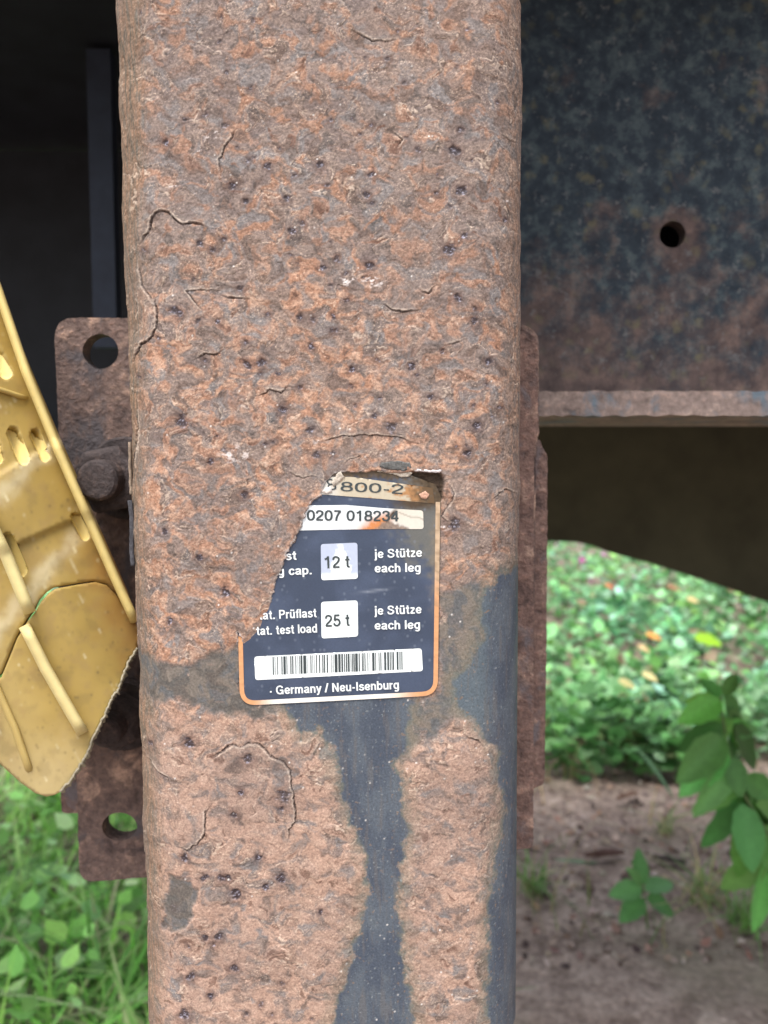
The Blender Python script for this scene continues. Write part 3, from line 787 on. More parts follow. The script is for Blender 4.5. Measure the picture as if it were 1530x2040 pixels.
for z, wz in BARS:
    xa = 470 + z / 3.732; xb = xa + max(wz - 1, 2.5) / 3.732
    k = len(V2)
    for x, bot in ((xa, 0), (xb, 0), (xb, 1), (xa, 1)):
        V2.append((x + (.6 if bot else 0), (1308.5 if not bot else 1344.5) - (x - 542) * .0405))
    F2.append((k, k + 1, k + 2, k + 3))
V2 = np.array(V2)
link('barcode', npmesh('barcode', P(V2[:, 0], V2[:, 1], YF - .46 * MM), np.array(F2)), M_INK, label)

# loose flakes standing off the crust
def flake(outline, off, c, thick=.0005, curl=0.0, seed=1):
    cc = s2l(*c); cx = np.mean([p[0] for p in outline]); cy = np.mean([p[1] for p in outline])
    return sheet('rust_flake', densify(outline, 4, .9, seed=seed), 3.0,
                 lambda a, b: YF - (off + curl * ((b - cy) / 20) + .12 * fbm(a / 12, b / 12, 3, 191 + seed)) * MM,
                 lambda a, b: np.clip(cc[None, :] * (1 + .5 * fbm(a / 9, b / 6, 4, 193 + seed))[:, None], .01, .9), M_FLAKE, leg, thick)
flake([(758, 922), (790, 918), (817, 922), (820, 932), (805, 938), (770, 934), (757, 930)], .9, (94, 94, 92), seed=2)
flake([(754, 934), (790, 934), (822, 941), (816, 950), (800, 951), (790, 946), (752, 939)], .5, (176, 166, 152), seed=3)
flake([(824, 933), (850, 936), (880, 936), (876, 942), (845, 940), (826, 939)], .9, (206, 200, 200), seed=4)
flake([(672, 942), (678, 938), (686, 950), (676, 960), (664, 970), (660, 962)], .75, (186, 176, 162), seed=5)
flake([(640, 978), (658, 968), (662, 980), (650, 984)], .7, (220, 212, 204), seed=6)
flake([(835, 985), (848, 978), (856, 985), (850, 994), (838, 993)], .7, (190, 150, 128), seed=7)
def sliver(pts, wpx, y, c, name='rust_flake', seed=3):
    a = densify(pts, 6, .6, closed=False, seed=seed); b = offset_path(a, wpx)
    poly = a + b[::-1]
    cc = s2l(*c)
    return sheet(name, poly, 3.0, lambda p, q: np.full(np.shape(p), y), lambda p, q: np.clip(cc[None, :] * (1 + .6 * fbm(p / 6, q / 9, 3, 197))[:, None], .01, .9), M_FLAKE, leg, .001)
sliver([(262, 996), (265, 1020), (266, 1060), (265, 1090), (268, 1127)], -8, YF + .010, (74, 74, 78))
sliver([(260, 880), (261, 930), (263, 985)], -5, YF + .012, (140, 124, 108), seed=5)

# ------------------------------------------------------------------ mounting plates and bolts of the leg
YP = 0.345
outl = densify(rrect([(107, 632), (700, 640), (1073, 648), (1074, 862), (1068, 890), (1064, 1300), (1062, 1690), (700, 1715), (293, 1748), (158, 1758), (152, 1500), (118, 900)],
                     [46, 0, 40, 0, 0, 0, 14, 0, 0, 30, 0, 0], 8), 9, .8)
plate('mounting_plate', outl, [circle(200, 700, 36, 35), circle(238, 1647, 35, 28)], YP, .009, M_PLATE, leg)
outl = densify(rrect([(112, 880), (700, 870), (1075, 876), (1082, 893), (1091, 908), (1089, 1250), (1085, 1540), (1083, 1562), (1050, 1578), (400, 1600), (122, 1622), (118, 1300)],
                     [20, 0, 4, 4, 10, 0, 6, 6, 0, 0, 14, 0], 6), 9, .8)
plate('backing_plate', outl, [], YP + .0125, .007, M_PLATER, leg)
# the right-hand lug of the mounting plate
outl = densify(rrect([(940, 652), (1034, 652), (1071, 672), (1072, 850), (1064, 892), (1062, 1688), (1010, 1694), (940, 1694)], [0, 10, 22, 8, 8, 8, 0, 0], 5), 8, .8)
plate('side_lug', outl, [], YP - .011, .010, M_PLATER, leg, .0015)
def lathe(bm, cx, cz, rings, n=28, hexr=None):
    """rings: list of (y, r) along -Y"""
    prev = None
    for y, r in rings:
        ring = [bm.verts.new((cx + r * math.cos(2 * math.pi * k / n), y, cz + r * math.sin(2 * math.pi * k / n))) for k in range(n)]
        if prev:
            for k in range(n): bm.faces.new((prev[k], prev[(k + 1) % n], ring[(k + 1) % n], ring[k]))
        else: bm.faces.new(ring)
        prev = ring
    bm.faces.new(prev[::-1])
def bolt(px_, py_, y_end, r_st, r_nut, r_wash, rot=.2):
    p = P(px_, py_, y_end)
    b = empty('bolt', (0, 0, 0)); b.parent = leg; b.matrix_parent_inverse = root_matrix(leg).inverted()
    s = 1.0
    bm = bmesh.new(); lathe(bm, p[0], p[2], [(YP - .001, r_wash), (YP - .0035, r_wash), (YP - .0045, r_wash - .001)])
    o = bmobj('washer', bm, M_BOLT, None); o.parent = leg; o.matrix_parent_inverse = root_matrix(leg).inverted()
    bm = bmesh.new()
    n = 6; rings = []
    for y, r in ((YP - .0046, r_nut), (y_end + .012, r_nut), (y_end + .010, r_nut * .90)):
        rings.append([bm.verts.new((p[0] + r * math.cos(2 * math.pi * k / n + rot), y, p[2] + r * math.sin(2 * math.pi * k / n + rot))) for k in range(n)])
    for q in range(2):
        for k in range(n): bm.faces.new((rings[q][k], rings[q][(k + 1) % n], rings[q + 1][(k + 1) % n], rings[q + 1][k]))
    bm.faces.new(rings[-1]); bm.faces.new(rings[0])
    o = bmobj('nut', bm, M_BOLT, leg); bevel(o, .0016, 3)
    bm = bmesh.new(); lathe(bm, p[0], p[2], [(y_end + .012, r_st), (y_end + .0015, r_st), (y_end + .0003, r_st - .0011), (y_end, r_st - .0022)])
    bmobj('bolt', bm, M_BOLT, leg, False)
    bpy.data.objects.remove(b)
bolt(191, 957, .306, .0083, .0150, .0185)
bolt(208, 1462, .318, .0066, .0125, .0165, .5)

# ------------------------------------------------------------------ trailer
trailer = empty('trailer', (1.2, 1.3, 0.0))
tag(trailer, 'underside of a dark trailer with a blue black rust stained steel frame beam', 'trailer')
def paint_beam():
    m, nt, bs, out = newmat('beam_paint')
    v = coords(nt); sx = nt.nodes.new('ShaderNodeSeparateXYZ'); nt.links.new(v, sx.inputs[0])
    z0, z1 = z_at(760, .46), z_at(360, .46)
    mr = nt.nodes.new('ShaderNodeMapRange'); mr.inputs[1].default_value = z0; mr.inputs[2].default_value = z1; mr.inputs[3].default_value = .76; mr.inputs[4].default_value = .30
    nt.links.new(sx.outputs[2], mr.inputs[0])
    n1 = noise(nt, 40, 7, .68, v, .1); n2 = noise(nt, 190, 4, .6, v); n3 = noise(nt, 85, 6, .7, v, .1)
    # rust where the corrosion line, broken up by noise, has climbed
    ad = nt.nodes.new('ShaderNodeMath'); ad.operation = 'ADD'; nt.links.new(mr.outputs[0], ad.inputs[0])
    mm = nt.nodes.new('ShaderNodeMapRange'); mm.inputs[1].default_value = .25; mm.inputs[2].default_value = .75; mm.inputs[3].default_value = -.36; mm.inputs[4].default_value = .36
    nt.links.new(n1.outputs[0], mm.inputs[0]); nt.links.new(mm.outputs[0], ad.inputs[1])
    hp = P(1340, 467, .46)
    di = nt.nodes.new('ShaderNodeVectorMath'); di.operation = 'DISTANCE'; di.inputs[1].default_value = (hp[0] + .003, .46, hp[2] - .001); nt.links.new(v, di.inputs[0])
    hm = nt.nodes.new('ShaderNodeMapRange'); hm.inputs[1].default_value = .0075; hm.inputs[2].default_value = .021; hm.inputs[3].default_value = .38; hm.inputs[4].default_value = 0; nt.links.new(di.outputs['Value'], hm.inputs[0])
    a2 = nt.nodes.new('ShaderNodeMath'); a2.operation = 'ADD'; nt.links.new(ad.outputs[0], a2.inputs[0]); nt.links.new(hm.outputs[0], a2.inputs[1]); ad = a2
    rf = ramp(nt, ad.outputs[0], [(.42, (0, 0, 0, 1)), (.72, (1, 1, 1, 1))])
    pc = ramp(nt, n3.outputs[0], [(.3, L4(28, 36, 46)), (.5, L4(44, 55, 64)), (.68, L4(78, 90, 92))])
    rc = ramp(nt, n3.outputs[0], [(.3, L4(60, 50, 50)), (.5, L4(86, 73, 70)), (.7, L4(116, 97, 89))])
    c = mixc(nt, rf.outputs[0], pc.outputs[0], rc.outputs[0])
    sp = ramp(nt, n2.outputs[0], [(.60, (0, 0, 0, 1)), (.70, (1, 1, 1, 1))])
    k = nt.nodes.new('ShaderNodeMath'); k.operation = 'MULTIPLY'; k.inputs[1].default_value = .5; nt.links.new(sp.outputs[0], k.inputs[0])
    c = mixc(nt, k.outputs[0], c, L4(110, 112, 112))
    # pale round mildew and rust blooms
    vo = nt.nodes.new('ShaderNodeTexVoronoi'); vo.inputs['Scale'].default_value = 105; vo.inputs['Randomness'].default_value = 1
    nw = noise(nt, 120, 3, .6, v); vm = nt.nodes.new('ShaderNodeVectorMath'); vm.operation = 'MULTIPLY_ADD'; vm.inputs[1].default_value = (.012,) * 3
    nt.links.new(nw.outputs['Color'], vm.inputs[0]); nt.links.new(v, vm.inputs[2]); nt.links.new(vm.outputs[0], vo.inputs['Vector'])
    bl = ramp(nt, vo.outputs['Distance'], [(.12, (1, 1, 1, 1)), (.40, (0, 0, 0, 1))])
    sel = noise(nt, 16, 3, .6, v); se = ramp(nt, sel.outputs[0], [(.48, (0, 0, 0, 1)), (.62, (1, 1, 1, 1))])
    k2 = nt.nodes.new('ShaderNodeMath'); k2.operation = 'MULTIPLY'; nt.links.new(bl.outputs[0], k2.inputs[0]); nt.links.new(se.outputs[0], k2.inputs[1])
    k3 = nt.nodes.new('ShaderNodeMath'); k3.operation = 'MULTIPLY'; k3.inputs[1].default_value = .6; nt.links.new(k2.outputs[0], k3.inputs[0])
    c = mixc(nt, k3.outputs[0], c, L4(104, 100, 76))
    nt.links.new(c, bs.inputs['Base Color']); bs.inputs['Roughness'].default_value = .7; bs.inputs['Specular IOR Level'].default_value = .25
    bump(nt, bs, n3.outputs[0], .6, .001)
    return m
M_BEAM = paint_beam()
M_FLANGE = rust_mat('flange_rust', L4(96, 84, 80), L4(128, 113, 107), L4(160, 142, 132), 60, grey=L4(90, 102, 112))
M_DARK = plain_mat('dark_frame_paint', L4(30, 34, 40), .6, .3, .3, 30)
M_STIFF = plain_mat('stiffener_paint', L4(44, 52, 66), .6, .3, .2, 60)
M_SKIRT = plain_mat('skirt_dark', L4(70, 69, 54), .75, .2, .25, 14)
# main beam
zf0, zf1 = z_at(828, .40), z_at(779, .40)
wx0, wx1 = -.02, 3.6
ht = P(1340, 467, .46)
holes = [[(ht[0] + .0077 * math.cos(a), ht[2] + .0077 * math.sin(a)) for a in np.linspace(0, 2 * math.pi, 28, endpoint=False)]]
plate('beam_web', [(wx0, zf1 - .002), (wx1, zf1 - .002), (wx1, DECK_Z), (wx0, DECK_Z)], holes, .46, .010, M_BEAM, trailer, .0, world=True)
bm = bmesh.new()
rj = random.Random(5); prev = None
xs = list(np.arange(wx0, .6, .004)) + [1, 2, wx1]
for x in xs:
    j0, j1 = rj.uniform(-.0006, .0006), rj.uniform(-.0004, .0004); jy = rj.uniform(-.0006, .0006)
    prof_ = [(.40 + jy, zf0 + j0), (.40 + jy + .001, zf1 + j1), (.4575, zf1 + .0005), (.535, zf1 + .0005), (.535, zf0), (.403, zf0)]
    ring = [bm.verts.new((x, a, b)) for a, b in prof_]
    if prev:
        for k in range(6): bm.faces.new((prev[k], prev[(k + 1) % 6], ring[(k + 1) % 6], ring[k]))
    prev = ring
bmobj('beam_flange', bm, M_FLANGE, trailer)
# second web added behind it so that the hole looks dark
bm = bmesh.new(); box(bm, wx0, wx1, .56, .568, zf0 + .004, DECK_Z); bmobj('added_inner_web', bm, M_DARK, trailer)
# recess at the left: dark cross member with an upright stiffener
zc = z_at(870, .78)
bm = bmesh.new(); box(bm, -2.6, 0, .80, .81, zc, DECK_Z); bmobj('cross_member', bm, M_DARK, trailer)
bm = bmesh.new(); box(bm, -2.6, 0, .72, .80, zc - .014, zc - .001); bmobj('cross_member_flange', bm, M_STIFF, trailer)
q0, q1 = P(179, 400, .60), P(226, 400, .60)
bm = bmesh.new(); box(bm, q0[0], q1[0], .60, .612, z_at(692, .60), DECK_Z - .003); bmobj('stiffener', bm, M_STIFF, trailer)
bm = bmesh.new(); box(bm, -1.2, 3.6, .33, 1.2, DECK_Z + .002, DECK_Z + .06); bmobj('deck', bm, M_DARK, trailer)  # unseen deck; height and edges shaped for the shade it casts below
# dark hanging panel behind, lower edge sloping down to the right
YS = 1.12
pts = [(1000, 700), (2600, 700), (2600, 1540), (1530, 1200), (1400, 1156), (1300, 1124), (1215, 1101), (1180, 1088), (1150, 1081), (1110, 1079), (1000, 1079)]
plate('skirt_panel', densify(pts, 40), [], YS, .05, M_SKIRT, trailer, .004)
bm = bmesh.new(); q = P(1000, 700, YS); box(bm, q[0], 3.4, YS + .002, YS + .04, q[2] - .002, DECK_Z); bmobj('skirt_hanger', bm, M_SKIRT, trailer)

# ------------------------------------------------------------------ yellow wheel chock
chock = empty('wheel_chock', tuple(float(v) for v in P(-60, 1560, .31)))
tag(chock, 'cracked yellow plastic wheel chock with ribs and slots hanging left of the rusty leg', 'wheel chock')
def chock_mat():
    m, nt, bs, out = newmat('yellow_plastic')
    at = nt.nodes.new('ShaderNodeVertexColor'); at.layer_name = 'tint'
    v = coords(nt); n = noise(nt, 40, 5, .6, v); n2 = noise(nt, 700, 3, .6, v)
    g = ramp(nt, n.outputs[0], [(.35, (.95, .94, .92, 1)), (.65, (1.04, 1.04, 1.03, 1))])
    c = mixc(nt, 1.0, at.outputs[0], g.outputs[0], 'MULTIPLY')
    sp = ramp(nt, n2.outputs[0], [(.70, (0, 0, 0, 1)), (.76, (1, 1, 1, 1))])
    k = nt.nodes.new('ShaderNodeMath'); k.operation = 'MULTIPLY'; k.inputs[1].default_value = .3; nt.links.new(sp.outputs[0], k.inputs[0])
    c = mixc(nt, k.outputs[0], c, L4(120, 104, 70))
    nt.links.new(c, bs.inputs['Base Color']); bs.inputs['Roughness'].default_value = .55; bs.inputs['Specular IOR Level'].default_value = .25
    bs.inputs['Subsurface Weight'].default_value = .06; bs.inputs['Subsurface Radius'].default_value = (.006, .004, .0012); bs.inputs['Subsurface Scale'].default_value = 1
    bump(nt, bs, n2.outputs[0], .08, .0002)
    return m
M_CHOCK = chock_mat()
SL = [((26, 862), (47, 914), 13), ((70, 864), (90, 910), 11), ((-16, 862), (-3, 914), 11), ((14, 1076), (40, 1136), 15), ((150, 1030), (170, 1068), 10), ((-16, 690), (12, 742), 14)]
def slotd(a, b):
    d = np.full(np.shape(a), 99.0)
    for (p, q, r) in SL:
        l, _ = line_d(a, b, [p, q]); d = np.minimum(d, l - r)
    return d
def chock_y(a, b):
    q = a * .917 - b * .399
    y = .282 + .030 * np.clip((q + 470) / 240, 0, 1.3) ** 2 + .012 * np.clip((-q - 560) / 90, 0, 3) ** 1.5
    y = y + .0005 * fbm(a / 120, b / 120, 2, 211)
    # shallow moulded steps across the body
    s = a * .399 + b * .917
    y = y - .0018 * sm(-2, 2, s - 868 + (q + 400) * .12) * sm(1010, 1006, s)
    return y
def chock_c(a, b):
    B = lambda *c: s2l(*c)[None, :]
    q = a * .917 - b * .399; s = a * .399 + b * .917
    c = B(164, 140, 78) + np.zeros((len(a), 3))
    c = c + (B(172, 154, 106) - c) * sm(-430, -600, q)[:, None] * .7  # paler left side paints light on the convex face
    band = np.exp(-((s - 905 - fbm(a / 40, b / 40, 3, 215) * 16 + (q + 400) * .35) / 16) ** 2) * .7 + np.exp(-((s - 1098 + (q + 400) * .5 + fbm(a / 40, b / 40, 3, 216) * 16) / 18) ** 2) * .75
    c = c + (B(196, 184, 150) - c) * np.clip(band, 0, 1)[:, None]
    gr = sm(.05, .5, fbm(a / 34, b / 34, 4, 218)) * .4
    c = c + (B(150, 126, 82) - c) * gr[:, None]
    ed = sm(-345, -240, q + fbm(a / 40, b / 40, 3, 227) * 30) * .75 * sm(960, 1160, s)  # darker orange right side paints the shade of the face rounding away
    bl = sm(1330, 1480, s + fbm(a / 50, b / 50, 3, 228) * 40) * sm(-380, -500, q)
    c = c + (B(184, 166, 122) - c) * bl[:, None] * .7
    c = c + (B(146, 108, 62) - c) * ed[:, None]
    sw = sm(.45, .7, fbm((a * .917 - b * .399) / 3.2, (a * .399 + b * .917) / 60, 3, 221)) * sm(0, .3, fbm(a / 60, b / 60, 2, 222))
    c = c + (B(206, 196, 160) - c) * (sw * .7)[:, None]
    ms = sm(.42, .72, fbm(a / 12, b / 12, 4, 223)) * .45 + sm(.1, .5, fbm(a / 45, b / 45, 4, 224)) * .25
    c = c + (B(110, 96, 66) - c) * ms[:, None]
    return c
UP = [(-330, 330), (-60, 420), (-10, 555), (60, 730), (120, 872), (180, 1008), (240, 1145), (258, 1186), (253, 1203), (238, 1182), (215, 1162), (190, 1156), (150, 1162), (110, 1169), (95, 1178),
      (78, 1195), (67, 1214), (50, 1235), (30, 1268), (14, 1308), (0, 1343), (-60, 1398), (-330, 1500)]
LO = [(-330, 1508), (-60, 1405), (3, 1351), (18, 1315), (34, 1275), (54, 1242), (72, 1220), (82, 1201), (98, 1184), (112, 1175), (150, 1168), (190, 1162), (212, 1168), (234, 1190), (250, 1213),
      (268, 1232), (276, 1262), (275, 1292)]
torn_ = densify([(275, 1292), (258, 1318), (250, 1338), (238, 1372), (222, 1396), (208, 1428), (188, 1468), (176, 1498), (160, 1528), (136, 1562), (120, 1578)], 4, 1.8, closed=False, seed=9)
LO = LO + torn_[1:] + [(108, 1584), (92, 1587), (70, 1580), (40, 1558), (0, 1522), (-60, 1470), (-330, 1620)]
def capsule(p, q, r, n=9):
    a0 = math.atan2(q[1] - p[1], q[0] - p[0])
    return [(q[0] + r * math.cos(a0 - math.pi / 2 + math.pi * k / n), q[1] + r * math.sin(a0 - math.pi / 2 + math.pi * k / n)) for k in range(n + 1)] + \
           [(p[0] + r * math.cos(a0 + math.pi / 2 + math.pi * k / n), p[1] + r * math.sin(a0 + math.pi / 2 + math.pi * k / n)) for k in range(n + 1)]
CAPS = [densify(capsule(*q), 5) for q in SL]
body = sheet('body', densify(UP, 8), 6.0, chock_y, chock_c, M_CHOCK, chock, .0, [e for c in CAPS for e in c])
bm = bmesh.new(); bm.from_mesh(body.data)          # open the slots
pj = np.array([v.co[:] for v in bm.verts]); qx, qy = proj(pj[:, 0], pj[:, 1], pj[:, 2])
kill = []
for f in bm.faces:
    i = [v.index for v in f.verts]; cx, cy = qx[i].mean(), qy[i].mean()
    if slotd(np.array([cx]), np.array([cy]))[0] < -.6: kill.append(f)
bmesh.ops.delete(bm, geom=kill, context='FACES'); bm.to_mesh(body.data); bm.free()
md = body.modifiers.new('thickness', 'SOLIDIFY'); md.thickness = .004; md.offset = -1
for (p, q, rr) in SL:                              # moulded pocket behind each slot
    rings = [(rr + .6, .0), (rr - .6, .5), (rr - 2.0, .9), (rr * .5, 1.0)]
    V_, F_, n_ = [], [], None
    for r_, dp in rings:
        cpl = np.array(capsule(p, q, r_)); n_ = len(cpl)
        mxp, myp = (p[0] + q[0]) / 2, (p[1] + q[1]) / 2; ln_ = math.hypot(q[0] - p[0], q[1] - p[1]) / 2 + rr
        slope = np.clip(.52 - .42 * ((cpl[:, 0] - mxp) * .917 - (cpl[:, 1] - myp) * .399) / rr - .22 * ((cpl[:, 0] - mxp) * .399 + (cpl[:, 1] - myp) * .917) / ln_, .06, 1)
        V_.append(P(cpl[:, 0], cpl[:, 1], chock_y(cpl[:, 0], cpl[:, 1]) + .0002 + dp * slope * .0062))
    for k in range(len(rings) - 1):
        for j in range(n_): F_.append((k * n_ + j, k * n_ + (j + 1) % n_, (k + 1) * n_ + (j + 1) % n_, (k + 1) * n_ + j))
    Vv = np.concatenate(V_); me_ = bpy.data.meshes.new('slot'); last = (len(rings) - 1) * n_
    me_.from_pydata([tuple(v) for v in Vv], [], F_ + [tuple(range(last, last + n_))]); me_.update()
    at = me_.color_attributes.new('tint', 'FLOAT_COLOR', 'POINT'); at.data.foreach_set('color', np.tile([*s2l(226, 206, 138), 1.0], len(Vv)).astype(np.float32))  # paler tint paints light glowing through the plastic into the pocket
    link('slot', me_, M_CHOCK, chock, True)
LO = [(x, y - 2.5) if y < 1412 and x < 252 and k_ < 16 else (x, y) for k_, (x, y) in enumerate(LO)]
sheet('broken_end', densify(LO, 6), 5.0, lambda a, b: chock_y(a, b) - .0012, chock_c, M_CHOCK, chock, .005)
# torn grey fibres along the broken rim
te = densify(torn_, 3.2, 0, closed=False, seed=4)
to = [(x + .8 * d_, y + .55 * d_) for (x, y), d_ in zip(offset_path(te, 2.0), [abs(random.gauss(0, 3.2)) for _ in te])]; ti = offset_path(te, -3.5)
nt_ = len(te); Vt = np.array(ti + te + to); yt = chock_y(Vt[:, 0], Vt[:, 1]) - .0019
yt[nt_:2 * nt_] -= .0008; yt[2 * nt_:] += .003
link('torn_edge', npmesh('torn_edge', P(Vt[:, 0], Vt[:, 1], yt), np.array([(k * nt_ + i, k * nt_ + i + 1, (k + 1) * nt_ + i + 1, (k + 1) * nt_ + i) for k in range(2) for i in range(nt_ - 1)]),
     np.clip(s2l(150, 142, 122)[None, :] * (1 + .5 * fbm(Vt[:, 0] / 5, Vt[:, 1] / 5, 3, 226))[:, None], .02, .8)), M_CHOCK, chock)
def rib(path, wpx, h, name='rib', c=(226, 208, 142), taper=True):
    """moulded rib standing off the chock face along a pixel path"""
    p = densify(path, 10, closed=False); n = len(p)
    l = offset_path(p, -wpx / 2); r = offset_path(p, wpx / 2)
    bm = bmesh.new(); prev = None
    lay = bm.verts.layers.float_color.new('tint')
    for i in range(n):
        f = 1.0
        if taper: f = min(1, (i + .6) / 2, (n - i - .4) / 2)
        ring = []
        for (qx, qy), up in ((l[i], 0), (l[i], .8), (((l[i][0] * .7 + r[i][0] * .3)), 1) if False else (tuple(Vector(l[i]).lerp(Vector(r[i]), .25)), 1), (tuple(Vector(l[i]).lerp(Vector(r[i]), .75)), 1), (r[i], .8), (r[i], 0)):
            y0 = float(chock_y(np.array([p[i][0]]), np.array([p[i][1]]))[0])
            w_ = P(qx, qy, y0 + .003 - up * (h * f + .003))
            v = bm.verts.new(w_); ring.append(v)
            cc = s2l(*c) * (1 + .10 * float(pn(np.array([qx / 20]), np.array([qy / 20]), 231)[0]))
            v[lay] = (*cc, 1)
        if prev:
            for k in range(5): bm.faces.new((prev[k], prev[k + 1], ring[k + 1], ring[k]))
        else: bm.faces.new(ring)
        prev = ring
    bm.faces.new(prev[::-1])
    bmesh.ops.recalc_face_normals(bm, faces=bm.faces)
    me = bpy.data.meshes.new(name); bm.to_mesh(me); bm.free()
    if 'tint' not in me.color_attributes:
        pass
    return link(name, me, M_CHOCK, chock, True)
rib([(-70, 420), (-6, 572), (52, 742), (112, 888), (172, 1024), (232, 1158), (270, 1240)], 19, .011, 'edge_rib', (206, 186, 122))
rib([(-60, 950), (-20, 1040), (14, 1110), (60, 1222)], 26, .009, c=(208, 194, 138))
rib([(48, 1246), (90, 1330), (130, 1400), (166, 1462)], 24, .008, c=(208, 192, 136))
rib([(-60, 1240), (-20, 1340), (30, 1452), (60, 1540)], 16, .003, c=(176, 154, 96))
rib([(-70, 756), (0, 776), (54, 794)], 10, .0025, c=(176, 154, 94))

# ------------------------------------------------------------------ ground and plants
def ground_mat():
    m, nt, bs, out = newmat('soil')
    v = coords(nt)
    a = noise(nt, 3.0, 6, .6, v, .3); b = noise(nt, 22, 6, .65, v, .3); c_ = noise(nt, 110, 4, .65, v)
    r = ramp(nt, b.outputs[0], [(.28, L4(104, 90, 83)), (.45, L4(146, 129, 119)), (.58, L4(166, 149, 138)), (.72, L4(190, 173, 162))])
    g = ramp(nt, c_.outputs[0], [(.3, (.55, .52, .5, 1)), (.55, (1, 1, 1, 1)), (.74, (1.4, 1.35, 1.3, 1))])
    c = mixc(nt, 1.0, r.outputs[0], g.outputs[0], 'MULTIPLY')
    f = ramp(nt, a.outputs[0], [(.52, (0, 0, 0, 1)), (.66, (1, 1, 1, 1))])
    k = nt.nodes.new('ShaderNodeMath'); k.operation = 'MULTIPLY'; k.inputs[1].default_value = .6; nt.links.new(f.outputs[0], k.inputs[0])
    c = mixc(nt, k.outputs[0], c, L4(124, 118, 100))
    nt.links.new(c, bs.inputs['Base Color']); bs.inputs['Roughness'].default_value = .95; bs.inputs['Specular IOR Level'].default_value = .15
    bump(nt, bs, b.outputs[0], .9, .02)
    return m
xs = np.concatenate([[-300, -60, -12, -5], np.arange(-2.5, 3.5, .03), [6, 14, 60, 300]]); ys = np.concatenate([[-300, -40, -6, -1], np.arange(.2, 5, .03), [6, 9, 15, 40, 120, 400]])
gx, gy = np.meshgrid(xs, ys)
def ground_h(x, y):
    return .022 * fbm(x / .35, y / .35, 4, 301) + .05 * fbm(x / 1.6, y / 1.6, 2, 305) - .03
gz = ground_h(gx, gy) * (np.abs(gx) < 5) * (gy > 0) * (gy < 6)
idx = np.arange(gx.size).reshape(gx.shape)
Fg = np.stack([idx[:-1, :-1], idx[:-1, 1:], idx[1:, 1:], idx[1:, :-1]], -1).reshape(-1, 4)
tag(link('ground', npmesh('ground', np.stack([gx, gy, gz], -1).reshape(-1, 3), Fg), ground_mat(), None, True), kind='structure',
    label='bare brown soil under the trailer running back to the weeds')

M_LEAF = tint_mat('leaf', .15, 160, .42, .2, .0006, False, .5, .28)
M_LEAFBIG = tint_mat('broad_leaf', .16, 220, .5, .25, .0006, False, .4, .3)
M_GRASS = tint_mat('grass_blade', .12, 120, .55, 0, 0, False, .3, .3)
M_LITTER = tint_mat('litter', .2, 300, .9, 0, 0, False, .2)
LEAF_V = np.array([(0, 0, 0), (.30, .22, .05), (0, .30, 0), (-.30, .22, .05), (.36, .55, .03), (0, .62, -.02), (-.36, .55, .03), (0, 1, -.10)])
LEAF_F = np.array([(0, 1, 2), (0, 2, 3), (1, 4, 5), (1, 5, 2), (2, 5, 6), (2, 6, 3), (4, 7, 5), (5, 7, 6)])
def rots(n, tilt, rng):
    """random leaf frames: yaw, pitch of the leaf axis from the level, roll"""
    yaw = rng.random(n) * 2 * np.pi; pit = rng.normal(tilt[0], tilt[1], n); rol = rng.normal(0, .35, n)
    cy, sy, cp, sp = np.cos(yaw), np.sin(yaw), np.cos(pit), np.sin(pit)
    axis = np.stack([cy * cp, sy * cp, sp], 1); side = np.stack([-sy, cy, 0 * cy], 1); up = np.cross(side, axis) * -1
    up = np.cross(axis, side)
    side2 = side * np.cos(rol)[:, None] + up * np.sin(rol)[:, None]
    return side2, axis, np.cross(side2, axis)
def leaves(name, pos, size, tilt, cols, mat, seed, wide=1.0, parent=None):
    rng = np.random.default_rng(seed); n = len(pos)
    s, a, u = rots(n, tilt, rng)
    T = LEAF_V
    W = pos[:, None, :] + size[:, None, None] * (T[None, :, 0, None] * s[:, None, :] * wide + T[None, :, 1, None] * a[:, None, :] + T[None, :, 2, None] * u[:, None, :])
    F = (LEAF_F[None] + (np.arange(n) * len(T))[:, None, None]).reshape(-1, 3)
    Cv = np.repeat(cols[:, None, :], len(T), 1).reshape(-1, 3)
    return link(name, npmesh(name, W.reshape(-1, 3), F, Cv), mat, parent, True)
def pick(rng, n, pal, jit=.18):
    P_ = np.array([s2l(*c) for c in pal]); c = P_[rng.integers(0, len(pal), n)]
    return np.clip(c * (1 + rng.normal(0, jit, (n, 1))) * (1 + rng.normal(0, .05, (n, 3))), .01, .9)
rng = np.random.default_rng(21)
GREENS = [(114, 162, 104), (134, 182, 126), (96, 144, 88), (156, 198, 152), (126, 174, 92), (78, 122, 72), (120, 168, 116)]
# ground cover beyond the trailer
def density(x, y):
    edge = 2.05 + .22 * fbm(x / .5, y * 0, 3, 311) + .10 * fbm(x / .12, y / .2, 2, 313)
    return y - edge
n = 60000
yy = 1.8 + rng.random(n) ** 1.9 * 9.0; xx = (rng.random(n) * 1.5 - .55) * (yy * .9 + .6)
d = density(xx, yy)
keep = (d > 0) & (rng.random(n) < np.clip(.55 + .7 * sm(-.35, .3, fbm(xx / .45, yy / .45, 3, 315)), 0, 1))
xx, yy, d = xx[keep], yy[keep], d[keep]
hh = rng.random(len(xx)) ** .7 * np.clip(.05 + d * .14, 0, .24) * np.clip(.6 + 1.3 * fbm(xx / .35, yy / .45, 3, 317), .1, 1.6)
wc = pick(rng, len(xx), GREENS, .26); cl = fbm(xx / .28, yy / .4, 3, 319)[:, None]
wc = np.clip(wc * (1 + .5 * cl) * (1 + np.array([[-.10, .0, .22]]) * sm(-.2, .3, fbm(xx / .5, yy / .6, 2, 321))[:, None]), .01, .9)  # pale bluish and dark clusters paint sheen and shaded pockets into the leaves
